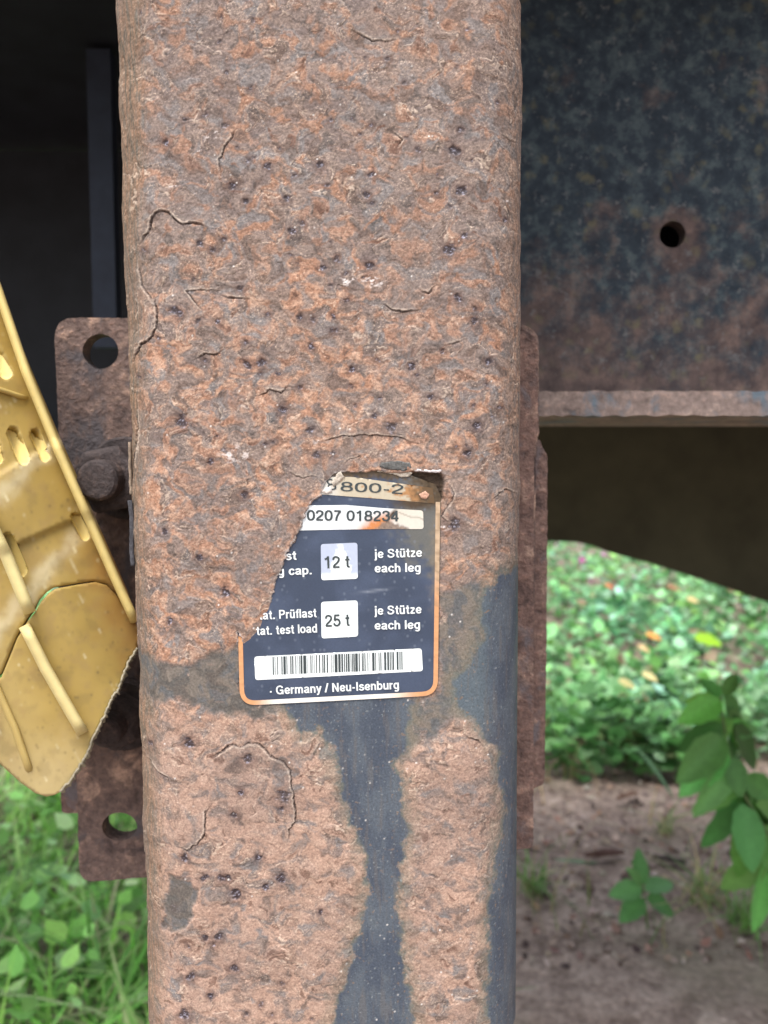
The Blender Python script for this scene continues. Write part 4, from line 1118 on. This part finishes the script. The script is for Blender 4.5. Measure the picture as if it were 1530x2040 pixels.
dry = rng.random(len(xx)) < .03; wc = np.clip(wc * 1.2, .01, .9); wc[dry] = s2l(158, 136, 108) * rng.uniform(.5, 1.1, (int(dry.sum()), 1))
pos = np.stack([xx, yy, ground_h(xx, yy) * (yy < 6) + np.clip(hh, .004, 1)], 1)
tag(leaves('ground_cover', pos, rng.uniform(.020, .056, len(xx)) * (1 + .04 * yy), (.15, .5), wc, M_LEAF, 5, 1.15),
    'low bright green broadleaf weeds covering the ground behind the trailer', 'weeds', kind='stuff')
# fine dry and green stems in between
def blades(name, base, length, lean, width, cols, mat, seed, parent=None):
    rng = np.random.default_rng(seed); n = len(base); K = 5
    yaw = rng.random(n) * 2 * np.pi
    dirx, diry = np.cos(yaw), np.sin(yaw)
    t = np.linspace(0, 1, K)
    out = lean[:, None] * t[None] ** 1.7 * length[:, None]
    up = length[:, None] * (t[None] - .35 * (lean[:, None] * t[None] ** 2))
    c = np.stack([base[:, None, 0] + out * dirx[:, None], base[:, None, 1] + out * diry[:, None], base[:, None, 2] + up], -1)
    wv = width[:, None] * (1 - t[None] ** 2 * .92) * .5
    sx_, sy_ = -diry, dirx
    Lf = c.copy(); Rt = c.copy()
    Lf[..., 0] += wv * sx_[:, None]; Lf[..., 1] += wv * sy_[:, None]; Rt[..., 0] -= wv * sx_[:, None]; Rt[..., 1] -= wv * sy_[:, None]
    W = np.stack([Lf, Rt], 2).reshape(n, -1, 3)
    f = np.array([(2 * k, 2 * k + 1, 2 * k + 3, 2 * k + 2) for k in range(K - 1)])
    F = (f[None] + (np.arange(n) * 2 * K)[:, None, None]).reshape(-1, 4)
    return link(name, npmesh(name, W.reshape(-1, 3), F, np.repeat(cols[:, None], 2 * K, 1).reshape(-1, 3)), mat, parent, True)
n = 2600
yy = 1.1 + rng.random(n) ** 1.5 * 4.5; xx = (rng.random(n) * 1.2 - .25) * (yy * .8 + .4)
k = (xx > .05) & ((density(xx, yy) > -.15) | (rng.random(n) < .28))
xx, yy = xx[k], yy[k]
base = np.stack([xx, yy, ground_h(xx, yy)], 1)
tag(blades('dry_grass', base, rng.uniform(.05, .17, len(xx)), rng.uniform(.3, 1.5, len(xx)), rng.uniform(.0015, .004, len(xx)),
           pick(rng, len(xx), [(150, 140, 100), (120, 136, 84), (172, 158, 124), (96, 124, 70)]), M_GRASS, 6), 'thin dry and green grass stems growing from the soil', 'grass', kind='stuff')
# grass at the left, below the chock and the plate
n = 5200
yy = .75 + rng.random(n) ** 1.2 * 2.6; xx = -rng.random(n) * (yy * .75 + .25) - .02
base = np.stack([xx, yy, ground_h(xx, yy)], 1)
tag(blades('grass', base, rng.uniform(.06, .20, n), rng.uniform(.3, 1.6, n), rng.uniform(.004, .011, n),
           pick(rng, n, [(152, 210, 98), (130, 188, 90), (178, 220, 130), (108, 160, 78), (180, 190, 140)]), M_GRASS, 7), 'bright green grass growing below the yellow wheel chock', 'grass', kind='stuff')
n = 3600
yy = .8 + rng.random(n) * 2.8; xx = -rng.random(n) * (yy * .75 + .2) - .04
pos = np.stack([xx, yy, ground_h(xx, yy) + rng.uniform(.01, .12, n)], 1)
tag(leaves('weeds', pos, rng.uniform(.018, .045, n), (.2, .5), pick(rng, n, [(156, 214, 112), (132, 190, 96), (186, 226, 150), (110, 160, 80)]), M_LEAF, 8, 1.1),
    'bright green leaves among the grass below the chock', 'weeds', kind='stuff')
# litter on the soil: twigs, crumbs and small stones
n = 5200
yy = 1.05 + rng.random(n) * 1.5; xx = rng.random(n) * 1.5 - .25
pos = np.stack([xx, yy, ground_h(xx, yy) + .004], 1)
tag(leaves('leaf_litter', pos, rng.uniform(.006, .022, n), (.0, .35), pick(rng, n, [(150, 132, 118), (112, 92, 82), (76, 62, 58), (164, 150, 138), (140, 112, 96)]), M_LITTER, 9, .8),
    'dead leaf crumbs and bark scattered on the bare soil', 'leaf litter', kind='stuff')
n = 350
yy = 1.1 + rng.random(n) * 1.3; xx = rng.random(n) * 1.3 - .2
V_ = []; 
ico = bmesh.new(); bmesh.ops.create_icosphere(ico, subdivisions=1, radius=1); iv = np.array([v.co[:] for v in ico.verts]); jf = np.array([[v.index for v in f.verts] for f in ico.faces]); ico.free()
sz = rng.uniform(.003, .008, n)
W = np.stack([xx, yy, ground_h(xx, yy) + .002], 1)[:, None, :] + iv[None] * (1 + rng.normal(0, .15, (n, len(iv), 1))) * sz[:, None, None] * np.array([1.2, 1, .7])
tag(link('pebbles', npmesh('pebbles', W.reshape(-1, 3), (jf[None] + (np.arange(n) * len(iv))[:, None, None]).reshape(-1, 3), np.repeat(pick(rng, n, [(150, 136, 124), (120, 106, 98), (176, 164, 152)])[:, None], len(iv), 1).reshape(-1, 3)), M_LITTER),
    'small crumbs of stone and earth on the bare soil', 'pebbles', kind='stuff')
# pink blossoms between the weeds
n = 130
yy = 3.6 + rng.random(n) * 4; xx = rng.random(n) * (yy * .5) + .1 * yy
pos = np.stack([xx, yy, .10 + rng.random(n) * .12], 1)
tag(leaves('blossoms', pos, rng.uniform(.03, .05, n), (.5, .5), pick(rng, n, [(196, 140, 180), (214, 176, 206), (168, 96, 150)]), M_LEAF, 10, 1.4),
    'small pink blossoms dotted through the far weeds', 'flowers', kind='stuff')

# shaped single leaves
def big_leaf(name, base, tip, width, normal, c, mat, parent, curve=.12, fold=.25, rows=9, seed=0):
    base, tip = Vector(base), Vector(tip); ax = tip - base; Ln = ax.length; ax.normalize()
    nrm = Vector(normal); nrm = (nrm - ax * nrm.dot(ax)).normalized(); sd = ax.cross(nrm)
    r = random.Random(seed)
    V = []; Cc = []; ts = [-1, -.55, 0, .55, 1]
    for i in range(rows):
        t = i / (rows - 1)
        wv = width * .5 * (math.sin(math.pi * min(1, t ** .80 * .97 + .02)) ** .8) * (1 if 0 < i < rows - 1 else .06)
        for s in ts:
            ser = 1 + (.05 * (1 if i % 2 else -1) if abs(s) == 1 else 0)
            p = base + ax * (Ln * t) + sd * (wv * s * ser) + nrm * (-curve * Ln * (t ** 2) + fold * abs(s) * wv + .06 * wv * math.sin(t * 19 + s * 2))
            V.append(p); k = 1 - .13 * (abs(s) < .1) * -1 + r.uniform(-.06, .06)
            Cc.append(tuple(s2l(*c) * k))
    F = [(i * 5 + j, i * 5 + j + 1, i * 5 + j + 6, i * 5 + j + 5) for i in range(rows - 1) for j in range(4)]
    return link(name, npmesh(name, np.array([tuple(v) for v in V]), np.array(F), np.array(Cc)), mat, parent, True)
def tube_path(name, pts, r0, r1, c, parent, mat=None):
    n = len(pts); V = []; F = []
    for i, p in enumerate(pts):
        p = Vector(p); a = Vector(pts[max(i - 1, 0)]); b = Vector(pts[min(i + 1, n - 1)]); t = (b - a).normalized()
        u = t.cross(Vector((0, 1, .1))).normalized(); v = t.cross(u); r = r0 + (r1 - r0) * i / (n - 1)
        for k in range(6): V.append(tuple(p + u * (r * math.cos(k * math.pi / 3)) + v * (r * math.sin(k * math.pi / 3))))
    for i in range(n - 1):
        for k in range(6): F.append((i * 6 + k, i * 6 + (k + 1) % 6, i * 6 + 6 + (k + 1) % 6, i * 6 + 6 + k))
    return link(name, npmesh(name, np.array(V), np.array(F), np.tile(s2l(*c), (len(V), 1))), mat or M_GRASS, parent, True)
# leafy shoot in front at the right: it arches in from the right
pl = empty('leafy_shoot', (0.52, 1.0, 0.0)); tag(pl, 'green shoot with long pointed leaves leaning in at the right over bare soil', 'plant')
DS = .95
def Q(a, b, dy=0.0): return tuple(float(v) for v in P(a, b, DS + dy))
tube_path('stem', [(.60, 1.0, 0.0), (.585, .99, .12), (.565, .97, .22), Q(1560, 1700), Q(1515, 1640), Q(1475, 1570), Q(1452, 1500), Q(1440, 1430), Q(1436, 1385)], .0035, .0015, (108, 130, 84), pl)
LV = [((1440, 1395), (1350, 1438), 46, (98, 152, 70), 0), ((1440, 1400), (1362, 1398), 36, (110, 164, 76), .02), ((1444, 1465), (1352, 1560), 60, (92, 146, 78), -.02), ((1440, 1440), (1348, 1500), 44, (72, 118, 58), .03),
      ((1452, 1490), (1350, 1588), 52, (96, 150, 82), 0), ((1462, 1520), (1382, 1630), 44, (98, 150, 84), -.02), ((1474, 1565), (1376, 1618), 36, (84, 134, 72), .02), ((1456, 1505), (1478, 1590), 40, (78, 124, 66), -.02),
      ((1478, 1600), (1395, 1695), 40, (76, 124, 66), .02), ((1478, 1600), (1500, 1740), 56, (94, 152, 86), -.03), ((1490, 1620), (1472, 1762), 44, (92, 150, 70), .0), ((1482, 1545), (1545, 1590), 46, (84, 132, 72), 0),
      ((1445, 1460), (1530, 1448), 30, (86, 134, 76), .05), ((1436, 1390), (1395, 1350), 30, (92, 142, 78), .03), ((1440, 1385), (1470, 1340), 28, (96, 146, 80), .03), ((1510, 1640), (1560, 1760), 48, (96, 150, 84), .0),
      ((1470, 1560), (1420, 1655), 34, (80, 130, 70), .03), ((1530, 1670), (1600, 1700), 50, (88, 140, 76), 0), ((1540, 1690), (1500, 1860), 54, (88, 142, 76), .02), ((1560, 1720), (1590, 1900), 54, (84, 136, 74), .0)]
for k in range(22):
    t_ = random.random(); bx, by = (1440 + 90 * t_ + random.uniform(-6, 10), 1385 + 330 * t_)
    an = random.uniform(.25, 2.6); l_ = random.uniform(60, 120)
    LV.append(((bx, by), (bx + math.cos(an) * l_, by + math.sin(an) * l_), random.uniform(34, 52), random.choice([(80, 128, 68), (92, 144, 74), (104, 156, 84), (70, 114, 60)]), random.uniform(.02, .10)))
for i, (b0, t0, wpx, c, dz) in enumerate(LV):
    kk = random.uniform(.98, 1.32); c = (c[0] * kk * random.uniform(.92, 1.1), min(255, c[1] * kk), c[2] * kk * .95); wpx *= 1.15
    big_leaf('leaf', Q(*b0), Q(t0[0], t0[1], dz), wpx / 1530 * DS, (random.uniform(-.5, .3), -1, random.uniform(.2, .9)), c, M_LEAFBIG, pl, random.uniform(.0, .16), random.uniform(.15, .4), seed=i)
# small seedling at the bottom
sd_ = empty('seedling', G(1290, 1880)); tag(sd_, 'small broad leaved seedling on the soil near the lower edge right of the leg', 'plant')
g0 = Vector(G(1290, 1850)); DSD = g0.y
def Q2(a, b, dy=0): return tuple(float(v) for v in P(a, b, DSD + dy))
tube_path('stem', [tuple(g0), Q2(1285, 1800), Q2(1280, 1760)], .002, .0012, (96, 120, 70), sd_)
for i, (b0, t0, wpx, c) in enumerate([((1278, 1765), (1272, 1690), 34, (84, 136, 72)), ((1280, 1770), (1212, 1782), 44, (98, 150, 86)), ((1285, 1775), (1345, 1752), 42, (92, 146, 78)), ((1283, 1790), (1235, 1835), 44, (88, 140, 76)),
                                        ((1287, 1790), (1350, 1820), 44, (86, 138, 72)), ((1280, 1765), (1250, 1728), 26, (112, 160, 92))]):
    big_leaf('leaf', Q2(*b0), Q2(t0[0], t0[1], random.uniform(-.05, .05)), wpx / 1530 * DSD, (random.uniform(-.3, .3), -.7, 1), c, M_LEAFBIG, sd_, .1, .3, seed=40 + i)
# bushy weed clump just right of the leg
def clump(px_, py_, rad, hgt, n, label, seed, pal):
    r = np.random.default_rng(seed); g = G(px_, py_)
    a = r.random(n) * 2 * np.pi; q = np.sqrt(r.random(n)) * rad; h = r.random(n) ** .8 * hgt * (1 - .5 * (q / rad) ** 2)
    pos = np.stack([g[0] + q * np.cos(a), g[1] + q * np.sin(a) * .8, ground_h(np.array(g[0]), np.array(g[1])) + h + .01], 1)
    e = empty('weed_clump', g); tag(e, label, 'weed', 'weed clumps at the edge of the soil')
    o = leaves('foliage', pos, r.uniform(.024, .048, n), (.1, .5), pick(r, n, pal, .2), M_LEAF, seed, 1.35, e)
    for k in range(12):
        a_ = r.random() * 6.28; tp = (g[0] + rad * .7 * math.cos(a_), g[1] + rad * .6 * math.sin(a_), hgt * (.5 + .4 * r.random()))
        if k == 0: tube_path('stem', [(g[0], g[1], 0), tp], .002, .001, (110, 124, 80), e)
    return e
clump(1205, 1490, .19, .17, 460, 'round leaved bright green weed clump nearest the rusty leg, beside the soil', 31, [(96, 150, 84), (112, 166, 96), (84, 132, 74), (124, 176, 120)])
clump(1290, 1500, .12, .12, 150, 'darker sparse weed clump between the bright one and the leafy shoot', 32, [(66, 104, 58), (84, 122, 68), (96, 112, 70)])
clump(1520, 1450, .16, .16, 260, 'pale green weed clump behind the leafy shoot at the far right', 33, [(110, 160, 104), (96, 142, 88), (130, 176, 128)])
# single grass blade lying out from the clump
def blade(px0, py0, px1, py1, y0, y1, wpx, label, c):
    a, b = P(px0, py0, y0), P(px1, py1, y1)
    e = big_leaf('wild_grass', tuple(a), tuple(b), wpx / 1530 * y0, (.2, -.6, 1), c, M_GRASS, None, .05, .3, 9, 3)
    tag(e, label, 'grass')
blade(1262, 1485, 1352, 1575, 1.55, 1.2, 12, 'single long green grass blade reaching from the clump to the leafy shoot', (92, 136, 84))
blade(1100, 1712, 1232, 1722, 1.35, 1.35, 9, 'pale narrow grass blade lying flat on the soil beside the foot of the lug', (126, 148, 120))
# fallen leaves among the weeds
FL = [(1300, 1268, 24, (226, 160, 84), 'orange fallen leaf lying on the weeds'), (1280, 1292, 18, (222, 186, 140), 'pale peach fallen leaf just below the orange one'),
      (1292, 1348, 24, (226, 208, 150), 'cream yellow fallen leaf below the peach one'), (1246, 1362, 26, (200, 190, 130), 'pale yellow fallen leaf lying left of the cream one'),
      (1212, 1168, 14, (206, 112, 74), 'small red orange leaf near the top of the weeds'), (1340, 1172, 22, (152, 112, 84), 'brown dry leaf high in the weeds below the dark panel'),
      (1378, 1196, 18, (214, 190, 134), 'small cream leaf high in the weeds right of the brown one'), (1408, 1276, 44, (150, 196, 44), 'vivid lime green leaf lying level in the weeds')]
for i, (a, b, wpx, c, lb) in enumerate(FL):
    g = Vector(G(a, b, .17)); s = wpx / 1530 * g.y
    o = big_leaf('fallen_leaf', (g.x - s * .6, g.y, g.z + .01), (g.x + s * .6, g.y - .02, g.z - .004), s * .75, (.1, -.8, 1), c, M_LEAFBIG, None, .1, .3, 7, 60 + i)
    tag(o, lb, 'leaf', 'fallen leaves among the weeds')

# tufts of grass and bits of bark on the soil
def tuft(px_, py_, n, hmax, pal, label, seed):
    g = G(px_, py_); r_ = np.random.default_rng(seed)
    e = empty('grass_tuft', g); tag(e, label, 'grass tuft', 'grass tufts on the soil')
    base = np.stack([g[0] + r_.normal(0, .014, n), g[1] + r_.normal(0, .014, n), np.full(n, g[2]) + ground_h(np.array(g[0]), np.array(g[1]))], 1)
    blades('blades', base, r_.uniform(.4, 1, n) * hmax, r_.uniform(.3, 1.5, n), r_.uniform(.002, .0045, n), pick(r_, n, pal), M_GRASS, seed, e)
DRY = [(176, 164, 120), (140, 150, 96), (120, 150, 88)]
tuft(1065, 1760, 46, .10, [(112, 156, 78), (150, 150, 100), (96, 136, 70)], 'green and dry grass tuft right beside the lower edge of the leg', 71)
tuft(1140, 1520, 34, .17, DRY, 'thin dry grass tuft under the weeds just right of the rusty plate', 72)
tuft(1400, 1790, 50, .12, DRY, 'straw coloured grass tuft at the lower right below the leafy shoot', 73)
tuft(1320, 1640, 26, .10, DRY, 'sparse pale grass tuft in the middle of the bare soil', 74)
tuft(1480, 1840, 40, .12, [(112, 156, 78), (130, 170, 96)], 'green grass tuft in the lower right corner', 75)
def bark(px_, py_, ln, wd_, rot, c, label, seed):
    g = Vector(G(px_, py_)); r_ = random.Random(seed); bm = bmesh.new(); rings = []
    for i in range(7):
        t = i / 6 - .5; rr_ = wd_ * (1 - 1.6 * t * t) * r_.uniform(.75, 1.2)
        rings.append([bm.verts.new((g.x + t * ln * math.cos(rot) - math.sin(rot) * rr_ * math.cos(a), g.y + t * ln * math.sin(rot) + math.cos(rot) * rr_ * math.cos(a), .002 + rr_ * .6 * (1 + math.sin(a)) * r_.uniform(.8, 1.2) - .004)) for a in np.linspace(0, 2 * math.pi, 7)[:-1]])
    for a, b in zip(rings[:-1], rings[1:]):
        for k in range(6): bm.faces.new((a[k], a[(k + 1) % 6], b[(k + 1) % 6], b[k]))
    bm.faces.new(rings[0]); bm.faces.new(rings[-1])
    tag(bmobj('bark_piece', bm, plain_mat('bark', L4(*c), .9, .2, .35, 220), None), label, 'bark', 'bark pieces on the soil')
bark(1205, 1702, .075, .010, .15, (84, 62, 56), 'longest dark brown bark piece on the soil, right of the lug', 1)
bark(1340, 1715, .045, .009, -.4, (70, 62, 58), 'short dark bark piece on the soil below the sparse pale tuft', 2)
bark(1250, 1585, .06, .008, .5, (112, 88, 76), 'reddish brown bark piece on the soil left of the leafy shoot', 3)
